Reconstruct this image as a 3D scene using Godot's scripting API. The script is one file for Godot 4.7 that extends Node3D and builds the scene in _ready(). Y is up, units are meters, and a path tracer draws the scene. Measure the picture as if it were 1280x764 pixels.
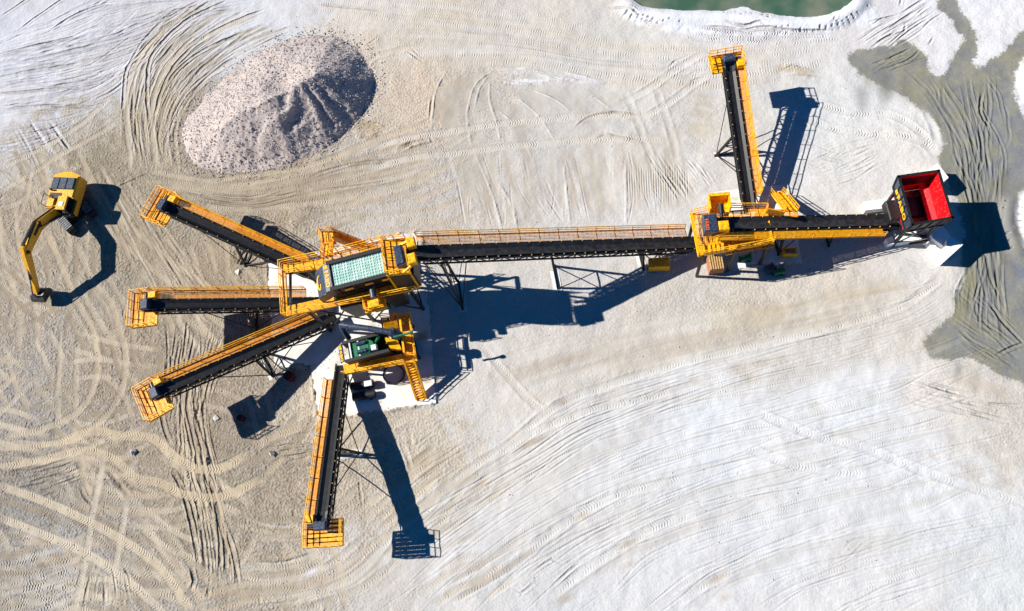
extends Node3D
# A crushing and screening plant in a white gravel pit, seen from a drone that hangs
# almost straight above it. Metres, y up, x to the right of the picture, z towards its foot.

const FOCAL := 1000.0            # in pixels of the 1280 x 764 photograph
const EYE := 82.0                # height of the drone
const NADIR := Vector2(760, 720) # pixel straight below the drone
const SUNWARD := Vector2(2359, 904) # vanishing point of the sunbeams, from the shadows
var ax := Vector3.RIGHT
var ay := Vector3.UP
var az := Vector3.BACK
var rng := RandomNumberGenerator.new()
var M := {}                      # materials by name

func pixel_ray(u: float, v: float) -> Vector3:
	var c := Vector3(u - 640.0, -(v - 382.0), -FOCAL)
	return Vector3(ax.dot(c), ay.dot(c), az.dot(c))

# the point at height h whose direction is pixel (u, v) of the photograph
func at(u: float, v: float, h: float = 0.0) -> Vector3:
	var r := pixel_ray(u, v)
	return Vector3(0, EYE, 0) + r * ((h - EYE) / r.y)

func flat(u: float, v: float) -> Vector2:
	var p := at(u, v)
	return Vector2(p.x, p.z)

func _ready() -> void:
	rng.seed = 20240611
	# --- camera
	ay = -Vector3(NADIR.x - 640.0, -(NADIR.y - 382.0), -FOCAL).normalized()
	ax = (Vector3.RIGHT - ay * ay.x).normalized()
	az = ax.cross(ay)
	var cam := Camera3D.new()
	cam.name = "camera"
	cam.basis = Basis(Vector3(ax.x, ay.x, az.x), Vector3(ax.y, ay.y, az.y), Vector3(ax.z, ay.z, az.z))
	cam.position = Vector3(0, EYE, 0)
	cam.fov = rad_to_deg(2.0 * atan(382.0 / FOCAL))
	cam.near = 0.5
	cam.far = 1500.0
	add_child(cam)
	cam.current = true
	# --- sky and sun
	var sky_mat := ProceduralSkyMaterial.new()
	sky_mat.sky_top_color = Color(0.012, 0.23, 0.41)
	sky_mat.sky_horizon_color = Color(0.05, 0.35, 0.52)
	sky_mat.sky_curve = 0.12
	sky_mat.sun_angle_max = 4.0   # dry clear air: hardly any glow round the sun
	sky_mat.sun_curve = 0.05
	sky_mat.ground_bottom_color = Color(0.5, 0.48, 0.44)
	sky_mat.ground_horizon_color = Color(0.05, 0.35, 0.52)
	var sky := Sky.new()
	sky.sky_material = sky_mat
	var env := Environment.new()
	env.background_mode = Environment.BG_SKY
	env.sky = sky
	env.tonemap_mode = Environment.TONE_MAPPER_LINEAR
	env.tonemap_exposure = 1.58
	env.sdfgi_enabled = true
	env.ssao_enabled = true
	env.ssil_enabled = true
	var world := WorldEnvironment.new()
	world.name = "world_environment"
	world.environment = env
	add_child(world)
	var sun := DirectionalLight3D.new()
	sun.name = "sun"
	sun.light_energy = 1.5
	sun.light_color = Color(1.0, 0.975, 0.935)
	sun.light_angular_distance = 0.5
	sun.shadow_enabled = true
	add_child(sun)
	sun.look_at_from_position(Vector3(0, 60, 0), Vector3(0, 60, 0) + pixel_ray(SUNWARD.x, SUNWARD.y))
	make_materials()
	build_ground()
	build_water()
	build_pile()
	build_pads()
	build_plant()
	build_excavator()
	build_loose_things()

# ---------------------------------------------------------------- the ground
const GX := -84.0
const GZ := -79.0
const GW := 140.0
const GD := 88.0
const TW := 2048
const TH := 1288
const MW := 1024
const MH := 644
var px_rgb := PackedByteArray()
var fine := PackedFloat32Array()
var coarse := PackedFloat32Array()
var lie := PackedFloat32Array()    # the lie of the land before any mark
var patchy := PackedByteArray()
const PAINT := 0.875   # sunlit picture tone -> surface colour

func noise_bytes(seed_: int, freq: float, oct: int, kind := FastNoiseLite.TYPE_SIMPLEX_SMOOTH) -> PackedByteArray:
	var n := FastNoiseLite.new()
	n.noise_type = kind
	n.seed = seed_
	n.frequency = freq
	n.fractal_type = FastNoiseLite.FRACTAL_FBM
	n.fractal_octaves = oct
	return n.get_image(TW, TH, false, false, false).get_data()

# photograph tones of the soil: x, y, r, g, b
const TONES := [
	60,60,218,220,231, 30,120,220,222,232, 150,90,206,204,207, 200,150,185,172,152, 60,180,190,178,160, 20,190,200,195,190,
	120,215,180,165,140, 270,15,215,215,220, 330,20,220,222,228, 480,20,225,215,205, 560,15,222,205,178, 620,50,220,208,190,
	450,80,215,200,180, 520,130,215,195,170, 600,120,205,195,180, 700,110,215,212,205, 760,60,218,213,203, 820,90,222,220,214,
	860,150,215,208,195, 700,200,212,206,197, 640,240,210,203,192, 780,250,220,217,210, 850,220,222,219,213, 560,250,205,195,182,
	480,220,195,182,165, 430,240,190,178,160, 330,230,188,173,150, 500,275,200,195,188,
	20,280,190,177,158, 100,320,190,178,158, 150,300,185,172,148, 220,300,188,174,150, 60,420,195,183,168, 130,450,190,178,160,
	40,500,190,182,172, 240,430,185,172,153, 250,340,186,172,150, 300,420,188,175,155, 150,540,190,175,155, 60,600,178,168,155,
	60,700,188,184,178, 150,740,200,192,180, 250,560,180,167,148, 280,640,185,172,152, 340,600,190,176,155, 350,700,198,188,172,
	450,600,195,182,162, 440,720,208,203,195, 540,560,208,195,175, 560,640,215,210,200, 600,500,220,214,205, 700,440,215,208,198,
	800,420,212,203,190, 930,410,208,198,178, 1050,380,215,207,192, 1000,440,222,216,205, 700,560,225,224,220, 620,700,220,222,224,
	800,640,226,228,230, 900,520,228,234,240, 1050,520,230,236,242, 1150,600,228,232,235, 1200,500,228,222,212, 1250,520,215,205,190,
	1100,700,226,229,232, 1270,740,225,228,226, 900,740,224,227,230, 1050,200,226,225,220, 1100,130,228,227,224, 1100,40,225,222,225,
	1240,90,232,236,244, 900,30,235,238,246, 1000,60,225,222,216, 880,45,225,222,220, 960,90,222,217,206, 1060,300,222,215,205,
	1120,330,224,218,208, 1000,200,225,223,218, 1180,20,232,234,240, 600,400,220,214,205, 420,500,200,188,168, 690,300,215,210,202,
	-60,-40,190,190,200, 640,-60,220,214,205, 1340,-60,230,232,238, -60,800,185,178,168, 640,820,220,222,224, 1340,800,225,228,226]

# outline of the wet mud, photograph pixels
const MUD := [1173,-60, 1173,0, 1175,13, 1189,22, 1195,35, 1208,52, 1196,63, 1186,86, 1176,98, 1162,89, 1162,75, 1146,59, 1130,49, 1117,56, 1100,58,
	1094,61, 1078,61, 1060,67, 1064,81, 1078,92, 1092,101, 1112,112, 1133,120, 1147,133, 1167,149, 1178,167, 1181,183, 1172,198, 1182,219,
	1196,250, 1205,290, 1203,327, 1207,349, 1195,368, 1193,396, 1174,408, 1156,423, 1160,447, 1193,451, 1209,447, 1233,459, 1256,470, 1285,482,
	1420,520, 1420,30, 1278,37, 1270,47, 1253,69, 1238,73, 1224,89, 1218,78, 1224,58, 1221,40, 1211,23, 1199,9, 1198,0, 1198,-60]
const MUD_DRY := [[1290,66, 1279,72, 1268,95, 1269,118, 1277,141, 1300,160], [1300,228, 1274,242, 1267,262, 1268,286, 1277,308, 1300,330],
	[1168,-1, 1176,4, 1178,0]]
const POND := [778,-60, 786,-6, 806,7, 850,11, 905,11, 930,4, 948,12, 985,18, 1024,20, 1048,12, 1066,0, 1090,-60]

func mask_bytes(polys: Array, holes: Array, soft := 4) -> PackedByteArray:
	var w := 1024
	var h := 644
	var data := PackedByteArray()
	data.resize(w * h)
	for pass_ in 2:
		for poly: Array in (polys if pass_ == 0 else holes):
			var pts := PackedVector2Array()
			for i in range(0, poly.size(), 2):
				var q := flat(poly[i], poly[i + 1])
				pts.append(Vector2((q.x - GX) / GW * w, (q.y - GZ) / GD * h))
			for y in h:
				var xs := []
				var fy := y + 0.5
				for i in pts.size():
					var a := pts[i]
					var b := pts[(i + 1) % pts.size()]
					if (a.y > fy) != (b.y > fy):
						xs.append(a.x + (fy - a.y) / (b.y - a.y) * (b.x - a.x))
				xs.sort()
				for k in range(0, xs.size() - 1, 2):
					for x in range(maxi(0, int(xs[k])), mini(w, int(xs[k + 1]))):
						data[y * w + x] = 255 if pass_ == 0 else 0
	var im := Image.create_from_data(w, h, false, Image.FORMAT_L8, data)
	im.resize(w / soft, h / soft, Image.INTERPOLATE_LANCZOS)
	im.resize(TW, TH, Image.INTERPOLATE_CUBIC)
	return im.get_data()

func base_tones() -> PackedByteArray:
	var w := 140
	var h := 88
	var n := TONES.size() / 5
	var pts := PackedVector2Array()
	for i in n:
		pts.append(flat(TONES[i * 5], TONES[i * 5 + 1]))
	var im := Image.create(w, h, false, Image.FORMAT_RGB8)
	for y in h:
		for x in w:
			var p := Vector2(GX + (x + 0.5) / w * GW, GZ + (y + 0.5) / h * GD)
			var r := 0.0
			var g := 0.0
			var b := 0.0
			var s := 0.0
			for i in n:
				var d2 := p.distance_squared_to(pts[i])
				if d2 > 900.0 and s > 0.0001:
					continue
				var k := 1.0 / (d2 * d2 + 60.0)
				var grey: float = (TONES[i * 5 + 2] + TONES[i * 5 + 3] + TONES[i * 5 + 4]) / 3.0
				var cool := 0.42 if TONES[i * 5] > 540 else (0.34 if TONES[i * 5] > 430 and TONES[i * 5 + 1] < 290 else 0.15)   # the white sand on the right is nearly neutral
				var dim := 0.9 if TONES[i * 5] < 420 and TONES[i * 5 + 1] > 195 else 1.0   # trampled brown soil on the left
				if TONES[i * 5] > 540:
					dim = 1.0
				r += k * dim * lerpf(TONES[i * 5 + 2], grey, cool)
				g += k * dim * lerpf(TONES[i * 5 + 3], grey, cool)
				b += k * dim * lerpf(TONES[i * 5 + 4], grey + 2.0, cool)
				s += k
			im.set_pixel(x, y, Color8(int(r / s), int(g / s), int(b / s)))
	im.resize(TW, TH, Image.INTERPOLATE_CUBIC)
	return im.get_data()

func curve(px: Array, step := 0.6) -> PackedVector2Array:
	var c := PackedVector2Array()
	for i in range(0, px.size(), 2):
		c.append(flat(px[i], px[i + 1]))
	return smooth_line(c, step)

func smooth_line(c: PackedVector2Array, step := 0.6) -> PackedVector2Array:
	var out := PackedVector2Array()
	for i in c.size() - 1:
		var p0 := c[maxi(i - 1, 0)]
		var p1 := c[i]
		var p2 := c[i + 1]
		var p3 := c[mini(i + 2, c.size() - 1)]
		var n := maxi(1, int(p1.distance_to(p2) / step))
		for k in n:
			out.append(p1.cubic_interpolate(p2, p0, p3, float(k) / n))
	out.append(c[c.size() - 1])
	return out

# one mark on the ground. o: w width, depth and berm of the furrow, tread height, step of the tread, chev slant of the lugs,
# col picture tone, a its strength, level how far the grain is pressed flat, fade length of the ends
func stroke(line: PackedVector2Array, o: Dictionary) -> void:
	var half: float = o.w * 0.5
	var depth: float = o.get("depth", 0.0)
	var berm: float = o.get("berm", 0.0)
	var tread: float = o.get("tread", 0.0)
	var freq: float = TAU / o.get("step", 0.3)
	var chev: float = o.get("chev", 0.6)
	var a: float = o.get("a", 0.0)
	var level: float = o.get("level", 0.0)
	var fade: float = o.get("fade", 1.5)
	var edge: float = o.get("edge", 0.12)
	var rough: float = o.get("rough", 0.0)
	var col: Color = o.get("col", Color.BLACK)
	var c_r := col.r * 255.0 * PAINT
	var c_g := col.g * 255.0 * PAINT
	var c_b := col.b * 255.0 * PAINT
	var total := 0.0
	for i in line.size() - 1:
		total += line[i].distance_to(line[i + 1])
	var s0 := 0.0
	var tx := TW / GW
	var mx := MW / GW
	var narrow: bool = o.w < 0.5 and depth > 0.0   # too narrow for the mesh: goes into the fine relief
	var reach := half + (0.35 if berm > 0.0 else 0.0)
	var lip := half + (0.2 if narrow and berm > 0.0 else 0.0)
	for i in line.size() - 1:
		var p := line[i]
		var q := line[i + 1]
		var len := p.distance_to(q)
		if len < 0.001:
			continue
		var dir := (q - p) / len
		# colour and fine relief
		if a > 0.0 or tread > 0.0 or level > 0.0 or narrow:
			var x0 := maxi(0, int((minf(p.x, q.x) - lip - GX) * tx))
			var x1 := mini(TW - 1, int((maxf(p.x, q.x) + lip - GX) * tx) + 1)
			var y0 := maxi(0, int((minf(p.y, q.y) - lip - GZ) * tx))
			var y1 := mini(TH - 1, int((maxf(p.y, q.y) + lip - GZ) * tx) + 1)
			for y in range(y0, y1 + 1):
				var wy := GZ + (y + 0.5) / tx - p.y
				for x in range(x0, x1 + 1):
					var wx := GX + (x + 0.5) / tx - p.x
					var t := wx * dir.x + wy * dir.y
					if t < 0.0 or t >= len:
						continue
					var d := wx * dir.y - wy * dir.x
					var ad := absf(d)
					if ad > lip:
						continue
					if ad > half:
						var id2 := y * TW + x
						fine[id2] = minf(0.09, fine[id2] + berm * 0.7 * sin((ad - half) / 0.2 * PI) * minf(1.0, minf(s0 + t, total - s0 - t) / fade))
						continue
					var s := s0 + t
					var e := minf(1.0, minf(s, total - s) / fade)
					var k := minf(1.0, (half - ad) / edge) * e
					var id := y * TW + x
					if a > 0.0:
						var i3 := id * 3
						var m := a * k
						px_rgb[i3] = int(px_rgb[i3] + (c_r - px_rgb[i3]) * m)
						px_rgb[i3 + 1] = int(px_rgb[i3 + 1] + (c_g - px_rgb[i3 + 1]) * m)
						px_rgb[i3 + 2] = int(px_rgb[i3 + 2] + (c_b - px_rgb[i3 + 2]) * m)
					var f := fine[id] * (1.0 - level * k)
					if tread > 0.0:
						f += tread * k * clampf(0.55 + (patchy[id] - 128) * 0.016, 0.0, 1.3) * clampf(1.8 * sin((s + ad * chev) * freq), -1.0, 1.0)
					if narrow:
						f = maxf(-0.16, f - depth * e * minf(1.0, (half - ad) / half * 1.6) * clampf(1.0 + rough * (patchy[id] - 128) * 0.012, 0.3, 1.6))
					fine[id] = f
		# furrow with its berms
		if (depth != 0.0 or berm > 0.0) and not narrow:
			var x0 := maxi(0, int((minf(p.x, q.x) - reach - GX) * mx))
			var x1 := mini(MW - 1, int((maxf(p.x, q.x) + reach - GX) * mx) + 1)
			var y0 := maxi(0, int((minf(p.y, q.y) - reach - GZ) * mx))
			var y1 := mini(MH - 1, int((maxf(p.y, q.y) + reach - GZ) * mx) + 1)
			for y in range(y0, y1 + 1):
				var wy := GZ + (y + 0.5) / mx - p.y
				for x in range(x0, x1 + 1):
					var wx := GX + (x + 0.5) / mx - p.x
					var t := wx * dir.x + wy * dir.y
					if t < 0.0 or t >= len:
						continue
					var ad := absf(wx * dir.y - wy * dir.x)
					if ad > reach:
						continue
					var s := s0 + t
					var e := minf(1.0, minf(s, total - s) / fade)
					var v := 0.0
					if ad < half:
						v = -depth * (minf(1.0, (half - ad) / minf(half, 0.2)) if depth > 0.0 else 0.5 + 0.5 * cos(PI * ad / half))
					else:
						v = berm * sin((ad - half) / 0.35 * PI)
					var id := y * MW + x
					if rough > 0.0:
						v *= maxf(0.2, 1.0 + rough * (patchy[(y * 2) * TW + x * 2] - 128) * 0.014)
					v *= e
					var now := coarse[id] - lie[id]
					if level > 0.0 and ad < half:
						now *= 1.0 - level * e
					if v < 0.0:
						now = minf(now, v) if now < 0.0 else now + v
					elif now < 0.0:
						now = now + v * 0.6
					else:
						now = maxf(now, v)
					coarse[id] = lie[id] + now
		s0 += len

func tone(v: Array) -> Color:
	return Color(v[0] / 255.0, v[1] / 255.0, v[2] / 255.0)

# many marks of one sort between two guide lines
func bundle(ga: Array, gb: Array, n: int, part_min: float, part_max: float, o: Dictionary) -> void:
	var la := curve(ga, 1.0)
	var lb := curve(gb, 1.0)
	for k in n:
		var t := rng.randf()
		var span := rng.randf_range(part_min, part_max)
		var from := rng.randf() * (1.0 - span)
		var drift := rng.randf_range(-0.06, 0.06)
		var m := 14
		var line := PackedVector2Array()
		var reach_ := la[int(from * (la.size() - 1))].distance_to(la[int((from + span) * (la.size() - 1))])
		var wob: float = o.get("wob", 0.3) * rng.randf_range(0.3, 1.5) * clampf(reach_ / 16.0, 0.0, 1.4)
		var ph := rng.randf() * TAU
		var swing := rng.randf_range(0.12, 0.4)
		for i in m:
			var f := from + span * i / (m - 1.0)
			var ia := f * (la.size() - 1)
			var ib := f * (lb.size() - 1)
			var pa := la[int(ia)].lerp(la[mini(int(ia) + 1, la.size() - 1)], ia - int(ia))
			var pb := lb[int(ib)].lerp(lb[mini(int(ib) + 1, lb.size() - 1)], ib - int(ib))
			var nrm := (pb - pa).normalized() if pb.distance_to(pa) > 0.1 else Vector2.UP
			line.append(pa.lerp(pb, t + drift * i / m) + nrm * wob * (sin(ph + i * swing) + 0.35 * sin(ph * 2.3 + i * swing * 2.2)))
		var q := o.duplicate()
		q.w = o.w * rng.randf_range(0.6, 1.5)
		q.depth = o.get("depth", 0.0) * rng.randf_range(0.3, 1.4)
		q.berm = o.get("berm", 0.0) * rng.randf_range(0.3, 1.4)
		q.a = o.get("a", 0.0) * rng.randf_range(0.3, 1.3)
		if o.has("tones"):
			var ts: Array = o.tones
			q.col = tone(ts[rng.randi() % ts.size()])
		if o.has("tread"):
			q.w = o.w * rng.randf_range(0.9, 1.1)
			q.tread = o.tread * rng.randf_range(0.6, 1.2)
		stroke(smooth_line(line, 0.7), q)

func wheel(px: Array, col := [205, 192, 172], a := 0.45, tread := 0.022, w := 0.68, depth := 0.03) -> void:
	stroke(curve(px), {"w": w, "depth": depth, "berm": depth * 1.3, "tread": tread, "step": 0.3, "chev": 0.55, "col": tone(col), "a": a, "level": 0.8, "edge": 0.1, "rough": 0.5})

func rut(px: Array, w := 0.3, depth := 0.12, berm := 0.1) -> void:
	stroke(curve(px), {"w": w, "depth": depth, "berm": berm, "col": tone([172, 158, 138]), "a": 0.35, "rough": 0.6})

func smear(px: Array, w: float, col: Array, a: float) -> void:
	stroke(curve(px), {"w": w, "col": tone(col), "a": a, "edge": w * 0.4, "level": 0.4})

func build_ground() -> void:
	var t0 := Time.get_ticks_msec()
	px_rgb.resize(TW * TH * 3)
	fine.resize(TW * TH)
	coarse.resize(MW * MH)
	var base := base_tones()
	var mud := mask_bytes([MUD], MUD_DRY, 6)
	var n_wide := noise_bytes(3, 0.004, 3)
	var n_mid := noise_bytes(7, 0.022, 4)
	var n_fine := noise_bytes(11, 0.21, 3)
	patchy = noise_bytes(23, 0.05, 3)
	var n_warp := noise_bytes(17, 0.03, 3)
	print("ground noise ", Time.get_ticks_msec() - t0)
	for y in TH:
		for x in TW:
			var i := y * TW + x
			var wide := n_wide[i] - 128
			var mid := n_mid[i] - 128
			var fin := n_fine[i] - 128
			var sx := clampi(x + (n_warp[i] - 128) / 2, 0, TW - 1)
			var sy := clampi(y + mid / 2, 0, TH - 1)
			var j := (sy * TW + sx) * 3
			var pat := patchy[i] - 128
			var loose := clampf((214.0 - base[j + 2]) * 0.02, 0.1, 1.0)  # tan soil is loose and cloddy, white sand is fine
			var k := mid * 0.02 + pat * 0.09 * loose + fin * 0.2 * (0.45 + loose)
			var r := base[j] + k + wide * 0.03
			var g := base[j + 1] + k
			var b := base[j + 2] + k - wide * 0.04
			var m := mud[i] + (n_warp[i] - 128) * 0.35 + pat * 0.45 + fin * 0.7
			fine[i] = mid * 0.00006 + (pat * 0.00013 + fin * 0.00036) * (0.25 + loose * 1.2)
			if m > 40.0 and m <= 104.0:   # damp rim of the mud
				var damp := (m - 40.0) / 64.0 * clampf(0.55 + pat * 0.012, 0.0, 1.0) * 0.5
				r += (186.0 - r) * damp
				g += (178.0 - g) * damp
				b += (160.0 - b) * damp
			if m > 104.0:
				var q := clampf((m - 104.0) / 46.0, 0.0, 1.0)
				var o := clampf(mid * 0.014 + pat * 0.01, -1.0, 1.0)
				fine[i] *= 1.0 - 0.5 * q
				var far := clampf((m - 150.0) / 100.0, 0.0, 1.0)
				r += (150.0 - far * 4.0 + o * 9.0 + wide * 0.05 + fin * 0.08 - r) * q
				g += (149.0 - far * 2.0 + o * 7.0 + wide * 0.03 + fin * 0.08 - g) * q
				b += (142.0 - far * 1.0 - o * 1.0 - wide * 0.08 + fin * 0.08 - b) * q
			px_rgb[i * 3] = clampi(int(r * PAINT), 0, 255)
			px_rgb[i * 3 + 1] = clampi(int(g * PAINT), 0, 255)
			px_rgb[i * 3 + 2] = clampi(int(b * PAINT), 0, 255)
	print("ground base ", Time.get_ticks_msec() - t0)
	ground_relief(n_wide, n_mid, mud)
	ground_marks()
	print("ground marks ", Time.get_ticks_msec() - t0)
	# mesh: fine sheet under the plant, plain sheet out to the horizon
	var pos := PackedVector3Array()
	var uv := PackedVector2Array()
	var idx := PackedInt32Array()
	pos.resize(MW * MH)
	uv.resize(MW * MH)
	for y in MH:
		for x in MW:
			var i := y * MW + x
			var e := minf(minf(x, MW - 1 - x), minf(y, MH - 1 - y)) / 20.0
			pos[i] = Vector3(GX + (x + 0.5) / MW * GW, coarse[i] * minf(1.0, e), GZ + (y + 0.5) / MH * GD)
			uv[i] = Vector2((x + 0.5) / MW, (y + 0.5) / MH)
	idx.resize((MW - 1) * (MH - 1) * 6)
	var c := 0
	for y in MH - 1:
		for x in MW - 1:
			var i := y * MW + x
			idx[c] = i
			idx[c + 1] = i + 1
			idx[c + 2] = i + MW
			idx[c + 3] = i + 1
			idx[c + 4] = i + MW + 1
			idx[c + 5] = i + MW
			c += 6
	var nor := PackedVector3Array()
	nor.resize(MW * MH)
	var cell := GW / MW
	for y in MH:
		for x in MW:
			var i := y * MW + x
			var dx := pos[y * MW + mini(x + 1, MW - 1)].y - pos[y * MW + maxi(x - 1, 0)].y
			var dz := pos[mini(y + 1, MH - 1) * MW + x].y - pos[maxi(y - 1, 0) * MW + x].y
			nor[i] = Vector3(-dx, 2.0 * cell, -dz).normalized()
	var arr := []
	arr.resize(Mesh.ARRAY_MAX)
	arr[Mesh.ARRAY_VERTEX] = pos
	arr[Mesh.ARRAY_NORMAL] = nor
	arr[Mesh.ARRAY_TEX_UV] = uv
	arr[Mesh.ARRAY_INDEX] = idx
	var mesh := ArrayMesh.new()
	mesh.add_surface_from_arrays(Mesh.PRIMITIVE_TRIANGLES, arr)
	var m1 := StandardMaterial3D.new()
	m1.albedo_texture = ImageTexture.create_from_image(Image.create_from_data(TW, TH, false, Image.FORMAT_RGB8, px_rgb))
	m1.roughness = 0.95
	m1.metallic_specular = 0.25
	m1.heightmap_enabled = true
	m1.heightmap_scale = 100.0
	m1.heightmap_texture = ImageTexture.create_from_image(Image.create_from_data(TW, TH, false, Image.FORMAT_RF, fine.to_byte_array()))
	mesh.surface_set_material(0, m1)
	var st := SurfaceTool.new()
	st.begin(Mesh.PRIMITIVE_TRIANGLES)
	var hx := GW / MW * 0.5
	var a := Vector2(GX + hx, GZ + hx)
	var b := Vector2(GX + GW - hx, GZ + GD - hx)
	var far := 600.0
	var outer := [Vector2(-far, -far), Vector2(far, -far), Vector2(far, far), Vector2(-far, far)]
	var inner := [a, Vector2(b.x, a.y), b, Vector2(a.x, b.y)]
	for k in 4:
		var q := [outer[k], outer[(k + 1) % 4], inner[(k + 1) % 4], inner[k]]
		for t in [0, 1, 2, 0, 2, 3]:
			st.set_normal(Vector3.UP)
			st.add_vertex(Vector3(q[t].x, 0, q[t].y))
	st.commit(mesh)
	mesh.surface_set_material(1, M.soil)
	var mi := MeshInstance3D.new()
	mi.name = "ground"
	mi.mesh = mesh
	mi.set_meta("kind", "structure")
	add_child(mi)
	print("ground mesh ", Time.get_ticks_msec() - t0)

func height_at(p: Vector2) -> float:
	var x := clampi(int((p.x - GX) / GW * MW), 0, MW - 1)
	var y := clampi(int((p.y - GZ) / GD * MH), 0, MH - 1)
	return coarse[y * MW + x]

func ground_relief(n_wide: PackedByteArray, n_mid: PackedByteArray, mud: PackedByteArray) -> void:
	var pond := mask_bytes([POND], [])
	for y in MH:
		for x in MW:
			var j := (y * 2) * TW + x * 2
			var v := (n_wide[j] - 128) * 0.0016 + (n_mid[j] - 128) * 0.0006
			v -= mud[j] / 255.0 * 0.05
			var p := pond[j] / 255.0
			if p > 0.0:
				v += (-1.5 - v) * clampf(p * 1.6 - 0.3, 0.0, 1.0)
			coarse[y * MW + x] = v
	lie = coarse.duplicate()
# ---------------------------------------------------------------- wheel tracks, ruts and blade marks, traced in photograph pixels
const TAN := [[178, 164, 142], [196, 182, 160], [170, 157, 137], [205, 194, 176]]
const PALE := [[230, 233, 238], [212, 210, 206], [234, 236, 238], [202, 197, 189]]
const GREY := [[186, 180, 170], [200, 196, 188], [178, 171, 160], [222, 219, 213]]

func ground_marks() -> void:
	# rough churned soil on the left
	for k in 2200:
		var u := rng.randf_range(-20, 420)
		var v := rng.randf_range(200, 770)
		if rng.randf() < 0.35:
			u = rng.randf_range(-20, 200)
		var ang := rng.randf_range(0, PI)
		var l := rng.randf_range(3, 14)
		stroke(curve([u, v, u + cos(ang) * l * 0.5 + rng.randf_range(-2, 2), v + sin(ang) * l * 0.5, u + cos(ang) * l, v + sin(ang) * l]),
			{"w": rng.randf_range(0.15, 0.5), "depth": rng.randf_range(-0.08, 0.08), "berm": rng.randf_range(0.01, 0.06), "col": tone(TAN[rng.randi() % 4]), "a": rng.randf_range(0.1, 0.4), "fade": 0.4, "rough": 0.9})
	# loader tracks criss-crossing the trampled ground
	for z in [[-10, 200, 170, 400, 22, 1.1, 0.6], [-10, 380, 200, 570, 32, 0.4, 1.2], [-10, 560, 230, 780, 46, 0.5, 0.6], [200, 500, 420, 780, 26, 0.2, 1.2], [200, 260, 340, 420, 10, 1.2, 0.5], [400, 180, 560, 300, 14, -0.2, 0.3], [430, 520, 620, 760, 14, -0.7, 0.2]]:
		for k in z[4]:
			var c := Vector2(rng.randf_range(z[0], z[2]), rng.randf_range(z[1], z[3]))
			var g: float = z[5] + rng.randf_range(-z[6], z[6])
			var bend := rng.randf_range(-0.5, 0.5)
			var l := rng.randf_range(18, 70)
			var d1 := Vector2(cos(g), sin(g)) * l
			var d2 := Vector2(cos(g + bend), sin(g + bend)) * l
			var col: Array = [[206, 193, 172], [212, 200, 180], [198, 184, 162], [166, 153, 134]][rng.randi() % 4]
			var soft := rng.randf_range(0.35, 0.75)
			for side: float in [-11.0, 11.0]:
				var o := Vector2(-sin(g), cos(g)) * side
				var o2 := Vector2(-sin(g + bend), cos(g + bend)) * side
				var p0 := c - d1 + o
				var p1 := c + (o + o2) * 0.5
				var p2 := c + d2 + o2
				wheel([p0.x, p0.y, p1.x, p1.y, p2.x, p2.y], col, soft, rng.randf_range(0.012, 0.03), 0.66, 0.02)
	# --- top left: grader sweeps on pale ground
	var sweep := {"w": 0.36, "depth": 0.04, "berm": 0.06, "wob": 0.5, "a": 0.5, "tones": [[176, 178, 190], [214, 215, 224], [198, 196, 200], [228, 230, 238]], "rough": 0.5}
	bundle([-20, 45, 60, 20, 130, -10, 160, -30], [-20, 150, 70, 140, 140, 120, 200, 60], 60, 0.15, 0.6, sweep)
	bundle([-20, 60, 80, 48, 180, 20, 260, -10], [-20, 120, 80, 112, 150, 95, 210, 55], 45, 0.2, 0.7, sweep)
	bundle([-20, 160, 60, 150, 130, 130], [-20, 205, 40, 190, 100, 160], 35, 0.2, 0.7, sweep)
	bundle([10, 150, 30, 185, 45, 215], [60, 145, 80, 170, 95, 190], 16, 0.4, 0.9, {"w": 0.5, "depth": 0.05, "berm": 0.05, "a": 0.45, "tones": [[222, 222, 228], [180, 172, 165]]})
	bundle([40, -10, 120, -12, 260, -15], [150, 60, 220, 30, 330, 5], 30, 0.3, 0.8, sweep)
	for c in [[0, 20, 25, 5, 45, -8], [22, 38, 50, 18, 85, -5], [60, 40, 95, 18, 135, 2], [-5, 68, 40, 58, 100, 45], [-5, 97, 40, 88, 95, 80], [-5, 118, 60, 112, 110, 108], [5, 136, 60, 132, 120, 134]]:
		rut(c, 0.3, 0.14, 0.12)
	# the curved lane between the pale ground and the pile
	var lane := {"w": 0.42, "depth": 0.05, "berm": 0.07, "wob": 0.5, "a": 0.5, "tones": [[170, 156, 134], [196, 184, 164], [210, 205, 200], [160, 146, 126]], "rough": 0.5}
	bundle([250, -5, 200, 28, 165, 75, 152, 130, 160, 215], [395, 30, 300, 72, 248, 112, 222, 160, 228, 212], 95, 0.12, 0.55, lane)
	for c in [[285, 0, 235, 25, 192, 68, 184, 110, 186, 150], [330, 12, 265, 40, 222, 78, 200, 120, 196, 140], [262, 2, 205, 38, 175, 68, 158, 90, 153, 140], [305, 40, 255, 62, 225, 85, 205, 110], [240, 10, 200, 45, 178, 75]]:
		rut(c, 0.4, 0.2, 0.16)
	wheel([250, 5, 200, 42, 169, 84, 158, 120, 160, 166, 163, 217], [214, 204, 186], 0.6, 0.015)
	wheel([320, 18, 240, 55, 205, 90, 190, 136, 193, 181, 197, 214], [208, 197, 178], 0.6, 0.015)
	wheel([0, 211, 60, 181, 105, 151, 140, 118], [212, 202, 184], 0.6, 0.03)
	wheel([0, 240, 18, 230, 75, 193, 120, 169, 152, 146], [210, 198, 178], 0.6, 0.03)
	# foot of the pile and the haul road past it
	var haul := {"w": 0.66, "depth": 0.025, "berm": 0.03, "tread": 0.02, "step": 0.3, "a": 0.4, "tones": TAN, "level": 0.7, "rough": 0.5}
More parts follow.
